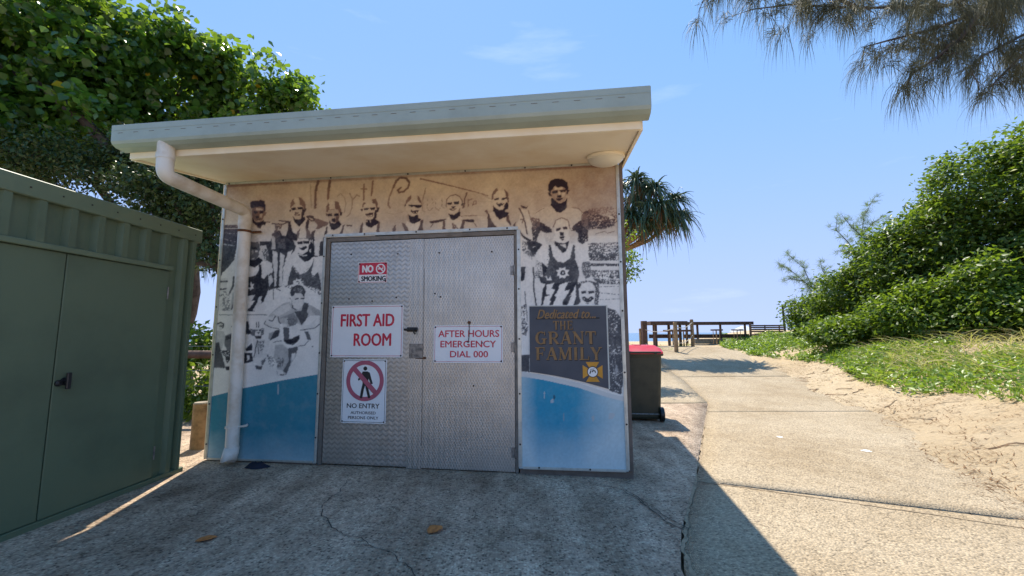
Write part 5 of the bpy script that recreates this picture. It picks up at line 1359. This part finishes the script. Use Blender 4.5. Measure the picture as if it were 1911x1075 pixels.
# ------------------------------------------------------------------ grass and creepers on the bank
def inpoly(x, y, P):
    r = np.zeros(x.shape, bool)
    for (xa, ya), (xb, yb) in zip(P, P[1:]+P[:1]):
        if ya != yb: r ^= ((ya > y) != (yb > y)) & (x < (xb-xa)*(y-ya)/(yb-ya)+xa)
    return r
toe = [tuple(ground_at(x, y)[:2]) for x, y in ((1345, 650), (1400, 664), (1470, 672), (1550, 682), (1600, 712), (1690, 742), (1780, 735), (1850, 745), (1911, 752), (2050, 780))]
bank = toe+[(p[0]*1.42, p[1]*1.42) for p in toe[::-1]]
def scatter(n, P, rng, near=None):
    xs = [p[0] for p in P]; ys = [p[1] for p in P]; out = []
    x = rng.uniform(min(xs), max(xs), n*4); y = rng.uniform(min(ys), max(ys), n*4); m = inpoly(x, y, P)
    # ragged front edge
    x, y = x[m][:n], y[m][:n]; return x, y
def blades(name, P, n, hgt, wid, mat, label, rng, lean=.5, keep=None, cat='grass', droop=.6):
    x, y = scatter(n, P, rng); cl = wav(x*1.3+5, y*1.3)+wav(x*.6, y*.6+4)
    if keep is not None: m = keep(x, y, cl, rng.random(len(x))); x, y, cl = x[m], y[m], cl[m]
    N = len(x); z = terrain(x, y)-.01; L_ = hgt*(.5+.8*rng.random(N)); a = rng.random(N)*6.283; d = np.stack([np.cos(a)*lean, np.sin(a)*lean, np.ones(N)], -1); d = unit(d+rng.normal(size=(N, 3))*.2)
    s = np.linspace(0, 1, 4); hz = np.stack([np.cos(a), np.sin(a), np.zeros(N)], -1)
    pts = np.stack([x, y, z], -1)[:, None]+d[:, None]*(L_[:, None]*s)[..., None]+(hz*.5+np.array([0, 0, -.6]))[:, None]*((L_*droop)[:, None]*s[None]**2)[..., None]
    side = unit(np.cross(d, rng.normal(size=(N, 3))))*wid; wd = np.array([.7, .9, .6, 0])
    V = np.concatenate([pts-side[:, None]*wd[None, :, None], (pts+side[:, None]*wd[None, :, None])[:, :3]], 1).reshape(-1, 3); tf = np.array([(0, 4, 5), (0, 5, 1), (1, 5, 6), (1, 6, 2), (2, 6, 3)])
    F = (tf[None]+(np.arange(N)*7)[:, None, None]).reshape(-1); me = bpy.data.meshes.new(name); me.vertices.add(len(V)); me.vertices.foreach_set('co', V.astype(np.float32).ravel()); me.loops.add(len(F)); me.loops.foreach_set('vertex_index', F.astype(np.int32))
    me.polygons.add(len(F)//3); me.polygons.foreach_set('loop_start', np.arange(0, len(F), 3, dtype=np.int32)); me.update(calc_edges=True)
    at_ = me.attributes.new('tint', 'FLOAT', 'POINT'); at_.data.foreach_set('value', np.repeat(np.clip(.25*cl+.3+rng.random(N)*.5, 0, 1), 7).astype(np.float32)); me.materials.append(M[mat]); o = bpy.data.objects.new(name, me); col.objects.link(o)
    return tag(o, label, cat, kind='stuff')
rng = np.random.default_rng(61)
fx = lambda x, y: np.degrees(np.arctan2(x, y))
blades('dune_grass', bank, 10000, .30, .006, 'grass_green', 'short green grass along the foot of the sandy bank', rng, .5, lambda x, y, c, r: (c+r*1.1 > .5) & (fx(x, y) > 37), droop=.35)
dryP = [tuple(ground_at(x, y)[:2]) for x, y in ((1610, 690), (1700, 705), (1800, 700), (1911, 715), (2050, 735))]+[(14, 6), (13, 9.5), (10.6, 12.2)]
blades('dry_grass', dryP, 3800, .62, .009, 'grass_dry', 'long straw-coloured dry grass leaning over the bank below the thicket', rng, .75, lambda x, y, c, r: (c+r*1.8 > .55), droop=.75)
def creeper(P, n, label, seed, keep=None, size=.10):
    rng = np.random.default_rng(seed); x, y = scatter(n, P, rng); cl = wav(x*1.1, y*1.1+2)+wav(x*.5+1, y*.5)
    if keep is not None: m = keep(x, y, cl, rng.random(len(x))); x, y, cl = x[m], y[m], cl[m]
    N = len(x); z = terrain(x, y)+.02+rng.random(N)**1.5*(.10+.10*np.clip(cl, 0, 1.5)); nrm = unit(np.stack([rng.normal(size=N)*.6, rng.normal(size=N)*.6-.2, np.ones(N)*.8], -1)); tip = unit(rng.normal(size=(N, 3))+np.array([0, 0, .6]))
    o = inst_mesh('dune_creeper', *OVAL, frames(nrm, tip, size*(.6+.8*rng.random(N))), np.stack([x, y, z], -1), np.clip(.3+.3*cl+rng.random(N)*.5-.1, 0, .99), M['leaf_creeper']); return tag(o, label, 'creeper', kind='stuff')
mat_leaf('leaf_creeper', (.10, .18, .025), (.24, .33, .05), (.40, .38, .10), .4)
crP = toe[:5]+[(11.3, 11.2), (13.5, 13.5), (12, 17), (10.4, 17.6)]
creeper(crP, 14000, 'bright green creeping plants spreading over the dune beside the path', 62, lambda x, y, c, r: c+r*1.5 > .1)
creeper(bank, 20000, 'green creeper leaves scattered through the bank grass', 63, lambda x, y, c, r: (c+r*1.5 > .45), .095)
lp = [(3.9, 15.0), (6.6, 15.6), (7.9, 18.0), (3.8, 18.0)]
blades('fence_grass', lp, 1500, .22, .01, 'grass_green', 'green grass tufts around the rope fence posts', rng, .6, lambda x, y, c, r: c+r > .9)
# ------------------------------------------------------------------ wheelie bin
bp = gflat(1243, 792); bn = empty('wheelie_bin', (bp[0]-.27, bp[1]+.30, .036), math.radians(-7), 'dark green wheelie bin with a red lid beside the hut wall', 'bin')
def loft(secs):
    """secs: (z, half_w, y_front, y_back)"""
    v = []; r = .05
    for z, hw, y0, y1 in secs:
        for sx_, sy_, a0 in ((1, 1, 0), (-1, 1, 90), (-1, -1, 180), (1, -1, 270)):
            for i in range(4):
                a = math.radians(a0+90*i/3); v.append((sx_*(hw-r)+r*math.cos(a), ((y1-r) if sy_ > 0 else (y0+r))+r*math.sin(a), z))
    n = 16; k = len(secs); return MB().add(v, [(i*n+j, i*n+(j+1) % n, (i+1)*n+(j+1) % n, (i+1)*n+j) for i in range(k-1) for j in range(n)]+[tuple(range(n-1, -1, -1)), tuple((k-1)*n+j for j in range(n))])
loft([(0.03, .235, -.24, .24), (.06, .25, -.255, .26), (.25, .256, -.27, .28), (.9, .28, -.32, .35), (.93, .28, -.325, .352)]).build('body', M['bin_green'], bn)
loft([(.931, .305, -.335, .375), (.958, .31, -.34, .38)]).build('rim', M['bin_green'], bn)
lid = loft([(.959, .30, -.35, .385), (.985, .302, -.352, .385), (1.04, .285, -.24, .36), (1.075, .24, -.08, .30)]).build('lid', M['bin_lid_red'], bn)
MB().box(-.05, -.02, 1.07, .05, .2, 1.083, .003).build('lid_ridge', M['bin_lid_red'], lid)
MB().tube([(-.25, -.385, .985), (.25, -.385, .985)], .014, 8).box(-.2, -.375, .955, -.17, -.335, .99).box(.17, -.375, .955, .2, -.335, .99).build('handle', M['bin_green'], bn)
for sx_ in (-1, 1):
    wh = MB().lathe([(.06, -.025), (.10, -.025), (.10, .025), (.06, .025)], 24, (sx_*.255, -.25, .10), 'X').build('wheel', M['black_plastic'], bn); MB().lathe([(.058, -.02), (.03, -.028), (.03, .028), (.058, .02)], 16, (sx_*.255, -.25, .10), 'X').build('hub', M['bin_green'], wh)
MB().tube([(-.25, -.25, .1), (.25, -.25, .1)], .012, 8).build('axle', M['steel_hardware'], bn)
# ------------------------------------------------------------------ log bollard and fence in the gap
lg = empty('log_bollard', (float(atY(374, 800, 4.8)[0]), 4.8, 0), 0, 'short weathered log bollard standing between shed and hut', 'bollard')
MB().lathe([(.088, 0), (.085, .25), (.084, .53)], 18).build('log', M['timber_tan'], lg, True); MB().lathe([(.083, .531), (.075, .545), (.03, .547)], 18).build('sawn_top', M['timber_grey'], lg)
gf = empty('post_and_wire_fence', (-4.8, 6.2, 0), 0, 'rustic fence with a round top rail and wires in the gap', 'fence')
MB().tube([(-2.2, .15, 1.0), (0, .02, 1.02), (2.0, -.05, 1.0)], .062, 10).build('rail', M['timber_brown'], gf, True)
for z in (1.14, .78, .55, .3): MB().tube([(-2.2, .15, z), (2.0, -.05, z)], .005, 5).build('wire', M['steel_hardware'], gf)
for x in (-2.1, 1.9): MB().tube([(x, .05, 0), (x, .05, 1.2)], .07, 10).build('post', M['timber_grey'], gf)
# ------------------------------------------------------------------ rope fence and lookout furniture on the crest
def post(label, px, ytop, ybot, wpx, mat, square=False):
    p = ground_at(px, ybot); Y = p[1]; top = atY(px, ytop, Y)[2]; r = wpx/2*Y/FPX; g = float(terrain(p[0], p[1]))
    o = empty('timber_post', (p[0], p[1], g), random.uniform(0, .4), label, 'post', 'rope fence posts'); h_ = top-g
    if square: MB().box(-r, -r, -.1, r, r, h_, .008).build('shaft', M[mat], o)
    else: MB().tube([(0, 0, -.1), (.008, 0, h_*.5), (0, 0, h_-.02), (0, 0, h_)], [r, r*.98, r*.96, r*.8], 12).build('shaft', M[mat], o)
    return np.array([p[0], p[1], g]), h_
P1 = post('thin tan timber post, leftmost of the rope fence beside the hut', 1196, 613, 651, 5, 'timber_tan')
P2 = post('thick dark brown square post beside the bin', 1203.5, 599, 652, 9, 'timber_brown', True)
P3 = post('round tan timber post nearest the path, holding ropes', 1262.5, 601, 661, 7.5, 'timber_tan')
P4 = post('tan timber post in front of the long counter, rightmost of the rope fence', 1293, 596, 647, 6.5, 'timber_tan')
def rope_(label, a, ha, b, hb):
    A_ = a[0]+np.array([0, -.06, a[1]*ha]); B_ = b[0]+np.array([0, -.06, b[1]*hb]); pts = [tuple(A_+(B_-A_)*t+np.array([0, 0, -.12*math.sin(math.pi*t)])) for t in np.linspace(0, 1, 9)]
    tag(MB().tube(pts, .013, 6).build('rope', M['rope']), label, 'rope', 'fence ropes')
rope_('upper rope between the path post and the rightmost post', P3, .85, P4, .88); rope_('lower rope between the path post and the rightmost post', P3, .35, P4, .42)
rope_('upper rope between the dark square post and the path post', P2, .7, P3, .82); rope_('lower rope between the dark square post and the path post', P2, .2, P3, .3)
def wx(px, py, Y): return atY(px, py, Y)
class Fur:
    def __init__(s, name, label, cat, Y, group=None): s.Y = Y; s.o = empty(name, (0, Y, .8), 0, label, cat, group)
    def b(s, part, x0, y0, x1, y1, d0, d1, mat, bev=.006):
        a = atY(x0, y0, s.Y); c = atY(x1, y1, s.Y); MB().box(a[0], d0, c[2]-.8, c[0], d1, a[2]-.8, bev).build(part, M[mat], s.o)
T = 'timber_brown'
f = Fur('lookout_counter', 'long dark timber standing counter facing the sea', 'counter', 18.6)
f.b('top', 1277, 601, 1400, 606, -.28, .28, T)
for x in (1282, 1302, 1345, 1391, 1401): f.b('leg', x-2.2, 606.2, x+2.2, 641.5, -.06, .06, T)
f.b('rail', 1278, 624, 1400, 630.5, .062, .11, T)
f2 = Fur('deck_kerb', 'low timber kerb under the long counter', 'kerb', 18.3); f2.b('beam', 1297, 632.5, 1399, 641, -.08, .08, 'timber_grey')
f = Fur('high_table', 'dark timber high table left of the long counter', 'table', 17.6)
f.b('top', 1209, 600, 1277, 606.5, -.35, .35, T)
for x, d in ((1221, -.2), (1252, .2), (1266, -.2), (1224, .2)): f.b('leg', x-3, 606.8, x+3, 646, d-.05, d+.05, T)
f.b('rail', 1215, 624, 1276, 631, .26, .3, T)
f = Fur('low_bench', 'low dark timber bench seat behind the rope fence', 'bench', 16.9)
f.b('seat', 1240, 615.5, 1288, 619, -.18, .18, T)
for x in (1251, 1256, 1276, 1281): f.b('leg', x-1.5, 619.2, x+1.5, 648, -.03, .03, 'timber_tan')
for x0, x1, lab in ((1329, 1346, 'left bar stool of the two at the long counter'), (1368, 1384, 'right bar stool of the two at the long counter')):
    f = Fur('bar_stool', lab+', tan legs and dark seat', 'stool', 17.7, 'bar stools'); f.b('seat', x0, 614.5, x1, 617.2, -.16, .16, T)
    for x, d in ((x0+5.5, -.1), (x0+12, -.1), (x0+4.5, .1), (x0+11, .1)): f.b('leg', x-1, 617.4, x+1, 642, d-.02, d+.02, 'timber_tan', .003)
    f.b('footrest', x0+4.5, 632, x0+12.5, 634, -.13, -.1205, 'timber_tan', .002)
f = Fur('slatted_bench', 'dark slatted timber bench beside the dune grass', 'bench', 18.0)
for y in (606.5, 610, 613.8, 617.5): f.b('slat', 1401, y, 1462, y+2.3, -.02, .02, T, .003)
f.b('seat', 1401, 623.5, 1458, 626, -.35, -.021, T)
for x in (1402.5, 1430, 1457): f.b('leg', x-1.8, 603 if x < 1410 else 606, x+1.8, 643, .021, .1, T)
p = atY(1464, 604, 19.0); g = float(terrain(p[0], p[1])); o = empty('thin_pole', (p[0], p[1], g), 0, 'thin black pole rising beside the slatted bench', 'pole')
MB().tube([(0, 0, -.1), (-.03, 0, atY(1464, 568, 19)[2]-g)], [.05, .045], 8).build('shaft', M['sign_black'], o)
# beach shade far off between stools
c = atY(1388, 612, 60); o = empty('beach_shade', (c[0], 60, -5), 0, 'pale beach shade canopy seen between stool and slatted bench', 'canopy')
zc = c[2]+5; MB().add([(-1.6, -1, zc-.5), (1.6, -1, zc-.5), (1.6, 1, zc-.5), (-1.6, 1, zc-.5), (-.2, 0, zc+.3), (.4, 0, zc+.3)], [(0, 1, 5, 4), (1, 2, 5), (2, 3, 4, 5), (3, 0, 4)]).build('cloth', M['canvas_white'], o)
for x in (-1.5, 1.5):
    for y in (-.9, .9): MB().tube([(x, y, 0), (x, y, zc-.5)], .03, 6).build('pole', M['aluminium_trim'], o)
# ------------------------------------------------------------------ small litter
def leaf_obj(name, label, cat, p, size, rz, mat, group=None, wide=.6, curl=.3, seed=0):
    r = random.Random(seed); n = 9; v = []; f = []
    for i in range(n):
        t = i/(n-1); w = math.sin(math.pi*min(1, t*1.0+.02))**.7*wide/2
        for s in (-1, -.4, .4, 1): v.append(((t-.5)*size, s*w*size*r.uniform(.8, 1.15), (curl*(abs(s)**2)*w*.9+curl*.35*(t-.5)**2+r.uniform(0, .03))*size+.003))
    f = [(i*4+j, i*4+j+1, i*4+j+5, i*4+j+4) for i in range(n-1) for j in range(3)]
    o = mobj(name, v, f, M[mat], None, True); o.location = p; o.rotation_euler = (0, 0, rz); md = o.modifiers.new('thick', 'SOLIDIFY'); md.thickness = .002
    return tag(o, label, cat, group)
g = gflat(384, 1020); leaf_obj('fallen_leaf', 'curled brown leaf on the concrete near the sunlit strip', 'leaf', (g[0], g[1], .037), .11, .6, 'dry_leaf', seed=1)
g = gflat(812, 1002); leaf_obj('fallen_leaf', 'orange fallen leaf on the concrete in front of the right door', 'leaf', (g[0], g[1], .037), .12, 1.0, 'dry_leaf', wide=.8, seed=2)
g = gflat(487, 868, .04); r = random.Random(4); n = 14; v = [(0, 0, .045)]; 
for rg, (rr_, hh) in enumerate(((.35, .05), (.7, .04), (1, .004))):
    for i in range(n): a = 2*math.pi*i/n; v.append((.125*rr_*math.cos(a)*r.uniform(.82, 1.1), .06*rr_*math.sin(a)*r.uniform(.8, 1.15), hh*r.uniform(.6, 1.25)))
fc = [(0, 1+i, 1+(i+1) % n) for i in range(n)]+[(1+k*n+i, 1+(k+1)*n+i, 1+(k+1)*n+(i+1) % n, 1+k*n+(i+1) % n) for k in range(2) for i in range(n)]
o = mobj('crumpled_cloth', v, fc, M['rag_navy'], None, True); o.location = (g[0], g[1]-.06, .036); o.rotation_euler = (0, 0, BRZ+.15); tag(o, 'crumpled navy cloth on the ground beside the downpipe', 'cloth')
for i, (x, y, s, lab) in enumerate(((1455, 815, .035, 'small white splat on the path, nearer the bin'), (1617, 841, .05, 'larger white splat on the path, nearer the sand'))):
    g = gflat(x, y, .034); r = random.Random(i); n = 13; v = [(0, 0, .003)]+[(s*math.cos(2*math.pi*k/n)*r.uniform(.5, 1.3), s*math.sin(2*math.pi*k/n)*r.uniform(.5, 1.3), .0008) for k in range(n)]
    o = mobj('white_splat', v, [(0, 1+k, 1+(k+1) % n) for k in range(n)], M['dropping_white']); o.location = (g[0], g[1], .0335); tag(o, lab, 'splat', 'white splats on the path')
def strip(p, L_, w, rz, seed):
    r = random.Random(seed); n = 7; v = []; a = 0; x = y = 0
    for i in range(n+1):
        t = i/n; ww = w*(.4+.6*math.sin(math.pi*min(.98, t+.1))); nx, ny = -math.sin(a), math.cos(a); z = .004+.014*math.sin(t*3.1)*r.random()
        gz = float(terrain(p[0]+math.cos(rz)*x-math.sin(rz)*y, p[1]+math.sin(rz)*x+math.cos(rz)*y))-p[2]
        v += [(x-nx*ww, y-ny*ww, gz+z), (x, y, gz+z+.012), (x+nx*ww, y+ny*ww, gz+z)]; x += math.cos(a)*L_/n; y += math.sin(a)*L_/n; a += r.uniform(-.14, .14) + (1.2*r.choice((-1, 1)) if i == 4 and r.random() < .2 else 0)
    o = mobj('dry_leaf_strip', v, [q for i in range(n) for q in ((3*i, 3*i+1, 3*i+4, 3*i+3), (3*i+1, 3*i+2, 3*i+5, 3*i+4))], M['dry_frond'] if r.random() < .45 else M['leaf_straw']); o.location = p; o.rotation_euler = (0, 0, rz)
    tag(o, 'dry brown pandanus leaf strip lying on the sand beside the path', 'dry leaf', 'dry leaf strips on the sand')
paint('leaf_straw', (.52, .38, .22), .8, var=.2, scale=10)
r = random.Random(9)
for i, (x, y) in enumerate(((1362, 672), (1345, 678), (1330, 684), (1405, 690), (1415, 692), (1492, 706), (1505, 700), (1498, 735), (1520, 730), (1540, 737), (1560, 728), (1553, 715), (1572, 700), (1600, 688), (1650, 762), (1668, 772), (1695, 783), (1560, 700), (1580, 712), (1480, 712), (1535, 695), (1590, 735), (1845, 840), (1715, 760))):
    g = ground_at(x, y); strip((g[0], g[1], g[2]), r.uniform(.18, .5), r.uniform(.009, .02), r.uniform(-.9, 1.2), i)
# twigs and needle litter on the sand: too fine to count
rng = np.random.default_rng(71); N = 9000; x = rng.uniform(3, 12, N*3); y = rng.uniform(2.2, 12, N*3); d = x-xr(y); m = (d > -.1) & (d < 3.6) & (wav(x*.9+2, y*.9)+rng.random(len(x))*1.3 > .6); x, y = x[m][:N], y[m][:N]; N = len(x)
a = rng.random(N)*3.14; z = terrain(x, y)+.006; L_ = .05+.16*rng.random(N)**2; R_ = np.zeros((N, 3, 3)); R_[:, 0, 0] = -np.sin(a)*.11; R_[:, 1, 0] = np.cos(a)*.11; R_[:, 0, 1] = np.cos(a)*L_; R_[:, 1, 1] = np.sin(a)*L_; R_[:, 2, 1] = .01; R_[:, 2, 2] = .01
tag(inst_mesh('needle_litter', [(-.04, 0, 0), (.04, 0, 0), (0, 1, .3)], [(0, 1, 2)], R_, np.stack([x, y, z], -1), rng.random(N)*.5, M['leaf_dead']), 'fine brown needle litter scattered over the sand', 'litter', kind='stuff')
